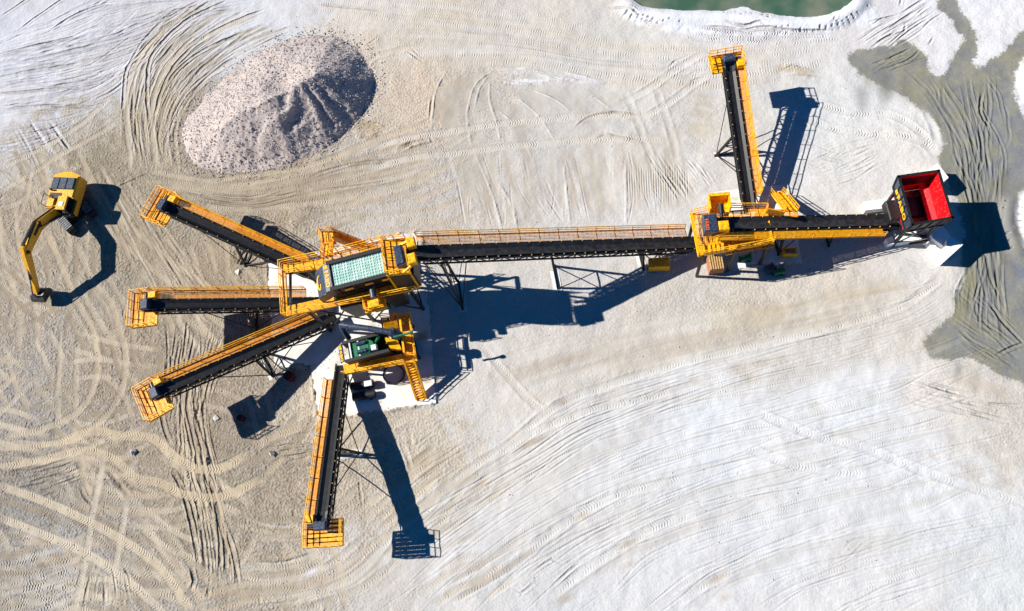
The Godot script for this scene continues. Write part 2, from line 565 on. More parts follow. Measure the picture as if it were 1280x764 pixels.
	bundle([165, 222, 256, 228, 310, 222, 380, 205, 470, 170, 540, 140], [230, 262, 300, 268, 380, 262, 470, 252, 545, 236], 26, 0.3, 0.8, haul)
	bundle([400, 190, 470, 172, 540, 160], [390, 285, 470, 288, 540, 280], 20, 0.3, 0.9, {"w": 0.66, "tread": 0.016, "a": 0.35, "tones": [[196, 186, 170], [182, 170, 152], [208, 202, 194]], "level": 0.6})
	bundle([215, 230, 300, 238, 370, 225], [240, 250, 310, 262, 385, 252], 14, 0.3, 0.8, {"w": 0.3, "depth": 0.06, "berm": 0.07, "a": 0.4, "tones": TAN})
	wheel([185, 214, 256, 226, 300, 221, 380, 210, 460, 178, 540, 152], [206, 192, 168], 0.6, 0.025)
	rut([130, 240, 160, 226, 188, 214], 0.5, -0.16, 0.02)
	rut([298, 225, 330, 222, 350, 212], 0.4, -0.12, 0.04)
	for c in [[385, 222, 440, 205, 500, 200], [390, 240, 450, 232, 490, 226], [372, 262, 420, 262], [330, 248, 360, 238]]:
		rut(c, 0.35, 0.07, 0.09)
	rut([497, 190, 512, 180, 540, 172], 0.7, 0.2, 0.2)
	# open ground round the excavator
	bundle([105, 205, 130, 260, 165, 340, 190, 420], [165, 220, 215, 290, 255, 345, 300, 400], 42, 0.15, 0.6, {"w": 0.4, "depth": 0.025, "berm": 0.025, "a": 0.4, "tones": TAN, "level": 0.4})
	bundle([0, 215, 40, 230, 60, 260], [10, 300, 40, 310, 60, 330], 16, 0.3, 0.9, haul)
	wheel([12, 330, 40, 318, 60, 300], [200, 186, 164], 0.5, 0.028)
	wheel([0, 262, 30, 250, 62, 228], [204, 192, 172], 0.5, 0.03)
	wheel([38, 205, 32, 250, 10, 300], [200, 188, 168], 0.4, 0.03)
	wheel([56, 286, 72, 322, 97, 380, 112, 406, 120, 432, 122, 458, 115, 490, 99, 513, 73, 529, 39, 540, 0, 547], [207, 192, 168], 0.65, 0.022, 0.75)
	wheel([94, 300, 112, 345, 139, 380, 149, 409, 157, 440, 156, 469, 149, 495, 131, 521, 105, 542, 65, 555, 0, 562], [207, 192, 168], 0.6, 0.022, 0.75)
	wheel([75, 400, 74, 430, 72, 470, 68, 508], [186, 172, 152], 0.4, 0.028, 0.5)
	wheel([60, 330, 62, 360, 70, 385], [186, 172, 152], 0.4, 0.028, 0.5)
	# --- bottom left: crossing loader tracks
	bundle([-10, 590, 60, 640, 130, 690, 190, 764], [60, 570, 130, 600, 200, 650, 260, 740], 26, 0.15, 0.5, {"w": 0.6, "tread": 0.03, "a": 0.3, "tones": [[165, 154, 138], [184, 174, 158]], "depth": 0.03, "berm": 0.04, "level": 0.4})
	bundle([-10, 690, 50, 680, 110, 660], [-10, 790, 50, 775, 110, 750], 34, 0.3, 0.9, {"w": 0.6, "tread": 0.035, "a": 0.35, "tones": [[176, 170, 162], [196, 192, 186], [205, 202, 198]], "depth": 0.03, "berm": 0.03})
	bundle([0, 590, 60, 580, 110, 560], [10, 640, 60, 620, 120, 600], 20, 0.15, 0.5, {"w": 0.35, "depth": 0.1, "berm": 0.08, "a": 0.4, "tones": [[150, 140, 126], [176, 164, 146]]})
	wheel([97, 562, 104, 600, 115, 630, 128, 655, 150, 690], [180, 166, 146], 0.4, 0.02)
	rut([132, 586, 148, 604, 165, 626], 0.5, 0.16, 0.1)
	rut([99, 605, 106, 622, 118, 632], 0.4, 0.18, 0.1)
	wheel([0, 583, 8, 583, 53, 575, 99, 564, 128, 568, 150, 581, 175, 605], [212, 196, 170], 0.7, 0.028, 0.95)
	wheel([60, 560, 110, 540, 150, 545, 190, 548, 211, 566, 235, 583, 259, 588, 283, 583, 309, 567], [212, 196, 168], 0.7, 0.03, 1.05)
	wheel([150, 590, 175, 600, 200, 604, 225, 617, 259, 623, 290, 617, 328, 597], [210, 194, 166], 0.65, 0.03, 1.0)
	# deep wheel ruts that run down the picture
	var rill := {"w": 0.4, "depth": 0.06, "berm": 0.09, "wob": 0.6, "a": 0.45, "tones": [[160, 146, 126], [204, 190, 166], [188, 174, 152]], "rough": 0.7}
	bundle([205, 420, 214, 500, 222, 570, 236, 640, 246, 735], [262, 400, 256, 500, 272, 590, 290, 650, 306, 740], 62, 0.12, 0.45, rill)
	bundle([205, 395, 205, 470, 200, 540], [300, 410, 272, 470, 252, 540], 40, 0.15, 0.5, {"w": 0.3, "depth": 0.1, "berm": 0.1, "a": 0.35, "tones": TAN, "rough": 0.7})
	for c in [[200, 505, 205, 535, 214, 556], [233, 495, 238, 531, 250, 574], [216, 590, 228, 612, 238, 648, 247, 697], [259, 596, 268, 621, 275, 666, 275, 721], [271, 634, 281, 680, 282, 720], [281, 660, 292, 693, 297, 731], [238, 707, 243, 728, 236, 740], [226, 600, 240, 630, 246, 660], [246, 594, 256, 616], [262, 732, 258, 750]]:
		rut(c, 0.45, 0.22, 0.2)
	wheel([190, 548, 211, 566, 235, 583, 259, 588, 283, 583, 309, 567], [214, 198, 170], 0.6, 0.03, 1.05, 0.02)
	wheel([200, 604, 225, 617, 259, 623, 290, 617, 328, 597], [212, 196, 168], 0.6, 0.03, 1.0, 0.02)
	wheel([310, 560, 345, 545, 385, 530], [206, 190, 164], 0.5, 0.03, 0.9)
	wheel([328, 597, 350, 575, 362, 560], [206, 190, 164], 0.5, 0.03, 0.9)
	wheel([128, 570, 128, 581, 115, 648, 105, 704, 93, 770], [216, 206, 190], 0.7, 0.02, 0.75)
	wheel([160, 620, 157, 635, 147, 688, 139, 728, 129, 770], [214, 204, 188], 0.65, 0.02, 0.75)
	wheel([-5, 606, 0, 608, 53, 627, 107, 651, 150, 675, 187, 699, 210, 723, 240, 770], [216, 202, 178], 0.8, 0.026, 0.95)
	wheel([-5, 647, 53, 669, 104, 691, 144, 717, 174, 739, 210, 775], [218, 206, 186], 0.8, 0.026, 0.9)
	wheel([200, 664, 225, 690, 250, 712, 285, 735], [196, 182, 160], 0.5, 0.028)
	for c in [[170, 565, 165, 590, 160, 604], [140, 630, 150, 618, 158, 606], [172, 660, 180, 650, 190, 664]]:
		smear(c, 1.3, [212, 206, 192], 0.5)
	bundle([100, 764, 108, 730, 116, 712], [170, 764, 160, 720, 150, 705], 12, 0.4, 0.9, {"w": 0.35, "depth": 0.06, "berm": 0.06, "a": 0.5, "tones": [[214, 206, 194], [180, 168, 150]]})
	# sweeps under the lower conveyor
	var lower := {"w": 0.5, "depth": 0.05, "berm": 0.05, "a": 0.45, "tones": [[206, 196, 178], [186, 172, 150], [216, 212, 206]], "rough": 0.5}
	bundle([290, 640, 340, 652, 380, 652], [290, 764, 360, 758, 430, 735], 34, 0.3, 0.9, lower)
	bundle([280, 700, 340, 705, 400, 690, 450, 640], [280, 764, 370, 762, 450, 740, 520, 680], 30, 0.2, 0.7, {"w": 0.66, "tread": 0.02, "a": 0.35, "tones": [[210, 202, 190], [196, 184, 166]], "level": 0.5, "depth": 0.02, "berm": 0.03})
	smear([372, 728, 392, 714, 408, 708], 0.9, [230, 232, 240], 0.8)
	smear([470, 712, 480, 700, 496, 690], 1.2, [228, 230, 238], 0.7)
	smear([255, 745, 300, 742, 340, 746], 1.6, [178, 162, 138], 0.6)
	smear([255, 330, 270, 300, 280, 270], 3.0, [182, 168, 144], 0.4)
	bundle([330, 545, 400, 530, 430, 510], [330, 600, 390, 600, 440, 590], 20, 0.2, 0.5, {"w": 0.35, "depth": 0.09, "berm": 0.1, "a": 0.3, "tones": TAN, "rough": 0.9})
	bundle([430, 500, 440, 560, 450, 640], [520, 520, 540, 540, 550, 580], 16, 0.1, 0.4, {"w": 0.4, "depth": 0.04, "berm": 0.05, "a": 0.3, "tones": TAN, "rough": 0.9})
	# --- the great pale sweep at the lower right
	var g1 := [370, 750, 440, 722, 487, 672, 519, 640, 557, 610, 597, 580, 637, 555, 695, 508, 760, 482, 850, 454, 960, 428, 1060, 404, 1130, 381, 1178, 345]
	var g2 := [450, 780, 530, 712, 600, 660, 670, 618, 760, 575, 860, 540, 960, 512, 1060, 488, 1160, 462, 1250, 430]
	var g3 := [640, 790, 740, 702, 800, 672, 850, 650, 920, 626, 1000, 606, 1080, 588, 1150, 570, 1290, 540]
	var g4 := [880, 790, 960, 735, 1010, 716, 1070, 698, 1130, 680, 1290, 640]
	var g5 := [1080, 800, 1170, 760, 1290, 720]
	var fineline := {"w": 0.15, "depth": 0.024, "berm": 0.016, "wob": 0.5, "a": 0.45, "tones": PALE, "fade": 3.0}
	var drag := {"w": 0.7, "a": 0.3, "tones": PALE, "edge": 0.3, "level": 0.5, "fade": 4.0}
	var faint := {"w": 0.62, "tread": 0.009, "step": 0.26, "wob": 0.3, "a": 0.15, "tones": PALE, "level": 0.6, "fade": 3.0, "chev": 0.5}
	var broad := {"w": 1.7, "a": 0.34, "tones": [[236, 238, 240], [208, 202, 192], [232, 235, 239], [216, 213, 208], [238, 240, 243]], "edge": 0.8, "level": 0.4, "fade": 5.0, "wob": 0.4}
	for pair in [[g1, g2, 0], [g2, g3, 1], [g3, g4, 2], [g4, g5, 3]]:
		bundle(pair[0], pair[1], [34, 40, 34, 20][pair[2]], 0.12, 0.5, drag)
		bundle(pair[0], pair[1], [16, 20, 16, 10][pair[2]], 0.15, 0.5, broad)
		bundle(pair[0], pair[1], [24, 26, 20, 12][pair[2]], 0.12, 0.5, faint)
		bundle(pair[0], pair[1], [70, 84, 56, 34][pair[2]], 0.08, 0.5, fineline)
	wheel(g1, [222, 216, 204], 0.35, 0.016, 0.75)
	wheel([620, 572, 668, 541, 732, 515, 800, 500, 880, 478], [222, 220, 214], 0.3, 0.016, 0.7)
	wheel([650, 695, 684, 670, 716, 648, 764, 622, 812, 608, 863, 600], [228, 226, 220], 0.3, 0.018, 0.8)
	wheel([690, 745, 725, 718, 773, 686, 824, 657, 875, 641], [228, 226, 220], 0.3, 0.018, 0.8)
	wheel([840, 760, 853, 750, 885, 728, 920, 712], [228, 226, 220], 0.3, 0.016, 0.8)
	wheel([940, 514, 1011, 543, 1083, 562, 1154, 590, 1226, 614, 1285, 630], [232, 236, 240], 0.3, 0.012, 0.75)
	wheel([930, 560, 988, 581, 1040, 590, 1090, 592], [232, 236, 240], 0.3, 0.018, 0.75)
	wheel([600, 430, 660, 500, 690, 520], [216, 210, 200], 0.3, 0.018)
	for c in [[575, 634, 588, 626, 602, 620], [688, 508, 702, 504, 720, 500], [776, 713, 788, 705, 799, 700], [692, 757, 708, 749, 722, 745], [618, 594, 626, 590, 634, 587], [895, 754, 906, 747, 918, 743], [712, 652, 728, 646, 742, 640], [770, 688, 790, 678, 802, 672], [640, 566, 660, 556, 690, 544], [880, 734, 900, 722, 915, 716]]:
		smear(c, 0.95, [186, 172, 156], 0.75)
	for c in [[660, 720, 690, 700, 704, 706], [690, 735, 712, 714, 730, 700], [640, 736, 652, 742, 672, 726]]:
		rut(c, 0.25, 0.05, 0.06)
	bundle([500, 560, 540, 530, 600, 500], [480, 660, 540, 610, 600, 572], 30, 0.15, 0.6, {"w": 0.3, "a": 0.4, "tones": [[188, 172, 150], [212, 202, 186]], "depth": 0.02, "berm": 0.02, "fade": 2.0})
	smear([480, 620, 520, 585, 560, 560], 1.6, [190, 175, 152], 0.45)
	smear([495, 660, 540, 625, 600, 590], 1.3, [188, 174, 154], 0.45)
	# brown worn road right of the crusher
	bundle([590, 455, 700, 425, 820, 400, 900, 392], [640, 500, 760, 470, 900, 436, 1000, 420], 44, 0.15, 0.6, {"w": 0.55, "a": 0.28, "tones": [[196, 184, 166], [222, 216, 206], [186, 172, 154]], "edge": 0.25, "fade": 3.0, "level": 0.4, "depth": 0.015})
	bundle([900, 372, 960, 385, 1060, 360, 1150, 345], [900, 432, 980, 420, 1080, 398, 1160, 370], 40, 0.15, 0.6, {"w": 0.6, "a": 0.35, "tones": [[186, 172, 146], [206, 196, 172], [222, 216, 204]], "edge": 0.25, "fade": 3.0, "level": 0.5, "depth": 0.015})
	smear([880, 405, 940, 398, 990, 390], 3.6, [196, 182, 156], 0.5)
	smear([1020, 372, 1080, 366, 1130, 352], 2.4, [206, 194, 172], 0.45)
	smear([790, 428, 840, 420, 880, 412], 1.2, [184, 170, 152], 0.5)
	bundle([1110, 310, 1150, 330, 1180, 330], [1060, 420, 1130, 392, 1185, 352], 22, 0.3, 0.8, fineline)
	# --- upper middle: blade-scraped ground crossed by two loader tracks
	bundle([545, 95, 540, 130, 541, 165], [640, 84, 592, 110, 586, 160], 30, 0.4, 1.0, {"w": 0.7, "a": 0.4, "tones": [[196, 186, 168], [204, 199, 190], [190, 180, 162]], "edge": 0.3, "level": 0.7})
	bundle([628, 110, 660, 130, 700, 178], [760, 108, 790, 130, 800, 150], 34, 0.4, 1.0, {"w": 0.8, "a": 0.4, "tones": [[196, 190, 180], [206, 202, 196], [212, 208, 202]], "edge": 0.3, "level": 0.7})
	bundle([555, 180, 562, 230, 580, 295], [850, 180, 860, 230, 868, 275], 110, 0.25, 0.8, {"w": 0.6, "a": 0.5, "tones": [[188, 178, 164], [200, 192, 180], [220, 216, 210], [196, 184, 170]], "edge": 0.2, "level": 0.6, "depth": 0.015})
	bundle([555, 180, 562, 230, 580, 295], [850, 180, 860, 230, 868, 275], 60, 0.1, 0.5, {"w": 0.16, "a": 0.3, "tones": GREY, "depth": 0.03, "berm": 0.02})
	bundle([550, 120, 556, 180, 575, 290], [845, 130, 856, 190, 862, 270], 34, 0.3, 0.8, {"w": 1.6, "a": 0.45, "tones": [[186, 178, 166], [202, 196, 186], [192, 182, 166], [224, 222, 216]], "edge": 0.7, "level": 0.5, "wob": 0.5})
	bundle([545, 100, 545, 160], [760, 110, 800, 140], 16, 0.5, 1.0, {"w": 1.8, "a": 0.4, "tones": [[186, 180, 170], [198, 192, 182]], "edge": 0.8, "level": 0.5})
	bundle([420, 20, 600, 20, 780, 44, 980, 50], [500, 90, 660, 84, 800, 104, 1000, 96], 26, 0.15, 0.5, {"w": 1.6, "a": 0.35, "tones": [[232, 222, 204], [206, 196, 178], [236, 236, 238], [214, 208, 198]], "edge": 0.8, "fade": 5.0})
	bundle([580, 470, 720, 430, 860, 400, 1000, 380], [560, 560, 700, 500, 860, 450, 1040, 410], 26, 0.15, 0.5, {"w": 1.8, "a": 0.35, "tones": [[196, 184, 168], [228, 226, 220], [204, 194, 178], [238, 238, 236]], "edge": 0.8, "fade": 5.0})
	var ridge := {"w": 0.3, "depth": -0.13, "berm": 0.02, "a": 0.6, "col": tone([226, 224, 220]), "rough": 0.5}
	for c in [[560, 87, 546, 112, 540, 140, 540, 165], [623, 84, 596, 104, 586, 130, 584, 152, 590, 185], [614, 92, 600, 110, 592, 140], [613, 100, 612, 125, 622, 158, 626, 184], [640, 118, 669, 141, 687, 165, 696, 184], [622, 138, 640, 152, 648, 162], [660, 111, 696, 126, 717, 144], [735, 115, 752, 128, 768, 140], [590, 185, 608, 225, 622, 265, 628, 292], [622, 228, 640, 258, 648, 292], [704, 195, 708, 240, 714, 290], [782, 200, 783, 285], [655, 175, 668, 205]]:
		stroke(curve(c), ridge)
	for c in [[541, 120, 538, 150], [542, 180, 536, 168]]:
		rut(c, 0.4, 0.15, 0.12)
	bundle([616, 86, 680, 86, 756, 100], [622, 104, 690, 106, 760, 106], 30, 0.1, 0.3, {"w": 0.4, "depth": -0.12, "berm": 0.0, "a": 0.7, "tones": [[236, 236, 240], [222, 220, 222]], "fade": 0.6})
	wheel([470, 184, 500, 176, 560, 165, 620, 156, 711, 147, 801, 144, 840, 148], [222, 216, 206], 0.6, 0.028, 0.85)
	wheel([460, 214, 500, 201, 575, 191, 650, 182, 726, 176, 801, 174, 830, 178], [220, 214, 204], 0.6, 0.028, 0.85)
	wheel([771, 132, 810, 112, 840, 90, 880, 66], [226, 224, 218], 0.6, 0.02, 0.7)
	wheel([800, 150, 840, 126, 868, 104, 890, 92], [226, 224, 218], 0.6, 0.02, 0.7)
	wheel([780, 112, 796, 150, 813, 198, 818, 230], [222, 220, 214], 0.4, 0.018)
	wheel([819, 110, 834, 150, 846, 195, 848, 225], [222, 220, 214], 0.4, 0.018)
	for c in [[716, 160, 735, 145, 760, 140, 800, 144], [740, 174, 755, 168, 775, 172, 800, 176]]:
		rut(c, 0.5, -0.2, 0.04)
	for c in [[830, 92, 845, 76, 868, 68], [838, 104, 858, 96, 876, 84], [846, 112, 866, 100, 885, 94]]:
		rut(c, 0.3, 0.1, 0.1)
	bundle([858, 112, 900, 118], [848, 165, 900, 172], 20, 0.5, 1.0, {"w": 0.8, "a": 0.4, "tones": [[196, 182, 156], [212, 204, 188]], "edge": 0.35, "level": 0.5})
	# corrugated patch
	for k in 26:
		stroke(curve([784 + k * 3, 205 + rng.randf_range(-4, 6), 785 + k * 3, 232, 786 + k * 3, 255 + rng.randf_range(-12, 6)]), {"w": 0.14, "depth": 0.05, "berm": 0.0, "col": tone([190, 182, 170]), "a": 0.3})
	# rows of lug prints along the top
	var rows := {"w": 0.62, "tread": 0.02, "step": 0.3, "a": 0.2, "tones": [[226, 218, 204], [212, 204, 190], [224, 224, 226]], "level": 0.6, "fade": 3.0, "chev": 0.4}
	bundle([330, 2, 450, 8, 600, 22, 760, 48, 900, 58, 1040, 52], [500, 90, 640, 78, 760, 98, 880, 108, 1000, 96, 1060, 70], 62, 0.25, 0.8, rows)
	bundle([330, -20, 500, -10, 640, 5, 760, 30], [420, 30, 520, 40, 640, 55, 760, 75], 30, 0.25, 0.8, rows)
	bundle([400, 0, 600, 20, 780, 44, 980, 44], [520, 80, 660, 74, 800, 96, 1000, 84], 40, 0.1, 0.4, {"w": 0.16, "depth": 0.03, "berm": 0.02, "a": 0.3, "tones": GREY, "fade": 3.0})
	wheel([444, 60, 452, 85, 470, 70, 520, 58], [220, 208, 186], 0.4, 0.01)
	for c in [[506, 62, 520, 72, 532, 80], [512, 58, 524, 70], [455, 60, 475, 46], [395, 5, 440, 10, 480, 14]]:
		rut(c, 0.25, 0.08, 0.06)
	smear([440, 150, 460, 160, 478, 158], 2.2, [178, 160, 132], 0.7)
	bundle([432, 150, 460, 140, 484, 152], [440, 178, 470, 172, 486, 160], 18, 0.2, 0.6, {"w": 0.3, "depth": -0.14, "berm": 0.05, "a": 0.4, "tones": [[170, 152, 124], [196, 180, 152]], "rough": 0.9, "fade": 0.5})
	# spoil bank of white sand along the pond
	for k in 60:
		var f := rng.randf()
		var u := lerpf(780, 1075, f)
		var v := 16.0 + sin(f * PI) * 14.0 + rng.randf_range(-3, 12)
		stroke(curve([u, v, u + 14, v + rng.randf_range(-5, 5), u + 30, v + rng.randf_range(-6, 6)]), {"w": rng.randf_range(1.4, 2.6), "depth": -rng.randf_range(0.05, 0.16), "berm": 0.0, "col": tone([240, 243, 250]), "a": 0.7, "edge": 0.3, "fade": 0.8})
	stroke(curve([770, 0, 800, 18, 850, 24, 905, 24, 945, 26, 985, 32, 1030, 30, 1060, 18, 1085, -10]), {"w": 3.4, "depth": -0.55, "berm": 0.0, "col": tone([240, 243, 250]), "a": 0.8, "edge": 1.2, "fade": 2.0})
	for c in [[905, 28, 930, 34, 950, 30, 960, 34], [918, 40, 955, 36, 985, 40, 1040, 40], [880, 34, 910, 36, 935, 40], [1036, 34, 1042, 28, 1044, 22], [760, 10, 790, 14, 800, 24], [800, 26, 812, 30, 820, 26]]:
		rut(c, 0.35, 0.12, 0.12)
	bundle([860, 32, 940, 40, 1040, 38], [850, 52, 940, 56, 1060, 50], 20, 0.3, 0.8, {"w": 0.6, "tread": 0.025, "a": 0.4, "tones": [[228, 228, 234], [210, 206, 206]], "depth": 0.02, "berm": 0.03})
	# right: prints on white ground, furrows by the mud
	wheel([985, 118, 1025, 131, 1067, 141, 1109, 143, 1139, 157, 1164, 182, 1172, 200], [230, 228, 222], 0.4, 0.03, 0.8)
	wheel([985, 138, 1007, 147, 1042, 161, 1079, 167, 1129, 171, 1159, 182, 1172, 205], [230, 228, 222], 0.4, 0.03, 0.8)
	wheel([1150, 130, 1166, 156, 1172, 190], [228, 226, 220], 0.4, 0.025, 0.7)
	bundle([1000, 170, 1050, 190, 1090, 180], [1010, 240, 1060, 230, 1110, 200], 46, 0.1, 0.35, {"w": 0.2, "depth": 0.05, "berm": 0.04, "a": 0.25, "tones": GREY, "rough": 0.8})
	bundle([1005, 235, 1050, 215, 1090, 200], [1015, 180, 1060, 165, 1110, 160], 30, 0.1, 0.35, {"w": 0.2, "depth": 0.05, "berm": 0.04, "a": 0.25, "tones": GREY, "rough": 0.8})
	bundle([880, 200, 900, 230], [800, 190, 850, 260], 30, 0.2, 0.6, {"w": 0.2, "depth": 0.05, "berm": 0.05, "a": 0.2, "tones": GREY, "rough": 0.9})
	smear([966, 96, 974, 84, 1000, 88, 1024, 92], 1.2, [196, 182, 158], 0.6)
	smear([1018, 116, 1028, 112], 1.2, [196, 182, 158], 0.6)
	bundle([964, 98, 985, 82, 1030, 90], [970, 104, 1000, 96, 1030, 98], 10, 0.2, 0.6, {"w": 0.3, "depth": -0.12, "berm": 0.05, "a": 0.4, "tones": [[176, 162, 138]], "rough": 0.9})
	bundle([1060, 50, 1110, 20, 1160, -10], [1110, 70, 1150, 40, 1190, 10], 26, 0.15, 0.5, {"w": 0.25, "depth": 0.1, "berm": 0.07, "a": 0.4, "tones": [[214, 208, 212], [236, 238, 244], [196, 184, 176]]})
	for c in [[1095, 55, 1115, 44, 1130, 40, 1132, 28], [1100, 42, 1120, 30, 1145, 12], [1125, 8, 1128, -4], [1085, 28, 1110, 22, 1125, 18], [1160, 58, 1168, 46]]:
		rut(c, 0.3, 0.14, 0.1)
	# sand swept over the edges of the slabs
	for q in [[333, 328, 420, 309, 527, 288], [527, 288, 535, 370, 545, 504], [545, 504, 470, 516, 397, 526], [397, 526, 388, 456], [388, 456, 343, 461], [343, 461, 338, 395, 333, 328], [902, 338, 945, 333, 1003, 330]]:
		stroke(curve(q), {"w": 0.8, "depth": -0.17, "berm": 0.0, "rough": 0.9, "fade": 0.3})
	# --- furrows in the wet mud
	var mudline := {"w": 0.34, "depth": 0.035, "berm": 0.05, "wob": 0.9, "a": 0.4, "tones": [[128, 124, 110], [152, 152, 142], [168, 166, 150], [142, 142, 122], [120, 122, 118]], "rough": 0.4, "fade": 2.0}
	bundle([1120, 75, 1165, 130, 1195, 190, 1212, 300, 1190, 410], [1262, 95, 1262, 200, 1246, 300, 1262, 440], 90, 0.1, 0.35, mudline)
	bundle([1200, 330, 1230, 370, 1280, 420], [1180, 420, 1220, 440, 1280, 470], 40, 0.2, 0.7, mudline)
	bundle([1080, 70, 1120, 60, 1160, 62], [1090, 98, 1120, 84, 1165, 70], 26, 0.3, 0.8, mudline)
	for c in [[1090, 80, 1115, 72, 1140, 60], [1100, 88, 1135, 76, 1150, 62], [1236, 375, 1252, 400, 1282, 432], [1225, 285, 1240, 350, 1250, 370], [1243, 446, 1262, 436, 1284, 428], [1230, 110, 1226, 140, 1240, 160]]:
		rut(c, 0.3, 0.16, 0.1)
	for k in 46:
		var q := Vector2(rng.randf_range(1180, 1275), rng.randf_range(110, 455))
		if k % 4 == 0:
			q = Vector2(rng.randf_range(1075, 1165), rng.randf_range(72, 110))
		smear([q.x, q.y, q.x + rng.randf_range(-6, 6), q.y + rng.randf_range(8, 22), q.x + rng.randf_range(-8, 8), q.y + rng.randf_range(24, 50)], rng.randf_range(0.8, 2.4), [[146, 144, 120], [134, 139, 140], [164, 162, 156], [118, 116, 106], [152, 147, 132]][rng.randi() % 5], rng.randf_range(0.25, 0.6))
	for c in [[1215, 330, 1208, 370, 1190, 410], [1206, 130, 1212, 150], [1244, 180, 1250, 200], [1228, 100, 1226, 125], [1265, 165, 1270, 180]]:
		smear(c, 1.6, [152, 150, 116], 0.6)
	for c in [[1262, 235, 1255, 265, 1258, 300, 1276, 330]]:
		smear(c, 2.6, [158, 158, 156], 0.7)
	stroke(curve([1266, 240, 1260, 262, 1262, 292, 1280, 320]), {"w": 2.6, "depth": -0.35, "berm": 0.0, "edge": 1.2})
	stroke(curve([1300, 238, 1290, 270, 1300, 310]), {"w": 3.4, "col": tone([240, 240, 244]), "a": 1.0, "depth": -0.5, "berm": 0.0, "edge": 0.5})
	stroke(curve([1285, 80, 1280, 105, 1288, 130]), {"w": 1.6, "col": tone([238, 240, 246]), "a": 1.0, "depth": -0.3, "berm": 0.0, "edge": 0.4})
	smear([1180, 470, 1220, 480, 1270, 500], 1.8, [206, 194, 176], 0.5)
	bundle([1130, 470, 1200, 490, 1280, 500], [1110, 500, 1200, 520, 1280, 540], 26, 0.15, 0.5, {"w": 0.3, "depth": 0.05, "berm": 0.05, "a": 0.3, "tones": [[206, 194, 178], [226, 220, 212]], "rough": 0.8})

# ---------------------------------------------------------------- water
func build_water() -> void:
	var poly := PackedVector2Array()
	for q in [[760, -80], [760, 0], [800, 16], [850, 17], [905, 18], [930, 14], [948, 20], [985, 26], [1024, 27], [1054, 18], [1075, 0], [1100, -80]]:
		poly.append(flat(q[0], q[1]))
	var st := SurfaceTool.new()
	st.begin(Mesh.PRIMITIVE_TRIANGLES)
	for i in Geometry2D.triangulate_polygon(poly):
		st.set_normal(Vector3.UP)
		st.add_vertex(Vector3(poly[i].x, -0.55, poly[i].y))
	var mi := MeshInstance3D.new()
	mi.name = "pond_water"
	mi.mesh = st.commit()
	mi.material_override = M.water
	mi.set_meta("kind", "structure")
	add_child(mi)
# ---------------------------------------------------------------- materials
func noise_tex(seed_: int, freq: float, lo: Color, hi: Color, size := 256, oct := 4) -> NoiseTexture2D:
	var n := FastNoiseLite.new()
	n.seed = seed_
	n.frequency = freq
	n.fractal_octaves = oct
	var g := Gradient.new()
	g.set_color(0, lo)
	g.set_color(1, hi)
	g.set_offset(0, 0.25)
	g.set_offset(1, 0.75)
	var t := NoiseTexture2D.new()
	t.width = size
	t.height = size
	t.seamless = true
	t.noise = n
	t.color_ramp = g
	return t

# paint, rubber, concrete: base colour with a worn grain over it, laid on by position so that it needs no unwrapping
func mat(called: String, lo: Color, hi: Color, rough: float, metal := 0.0, scale_ := 0.35, seed_ := 1, freq := 0.02) -> StandardMaterial3D:
	var m := StandardMaterial3D.new()
	m.albedo_texture = noise_tex(seed_, freq, lo, hi)
	m.uv1_triplanar = true
	m.uv1_world_triplanar = true
	m.uv1_scale = Vector3.ONE * scale_
	m.roughness = rough
	m.metallic = metal
	M[called] = m
	return m

# wear: worn and chipped at one end of the grain, dusty at the other
func weathered(called: String, stops: Array) -> void:
	var t: NoiseTexture2D = M[called].albedo_texture
	var g := Gradient.new()
	var off := PackedFloat32Array()
	var col := PackedColorArray()
	for q in stops:
		off.append(0.12 + 0.76 * q[0])
		col.append(q[1])
	g.offsets = off
	g.colors = col
	t.color_ramp = g
	(t.noise as FastNoiseLite).frequency *= 1.6
	(t.noise as FastNoiseLite).fractal_octaves = 5

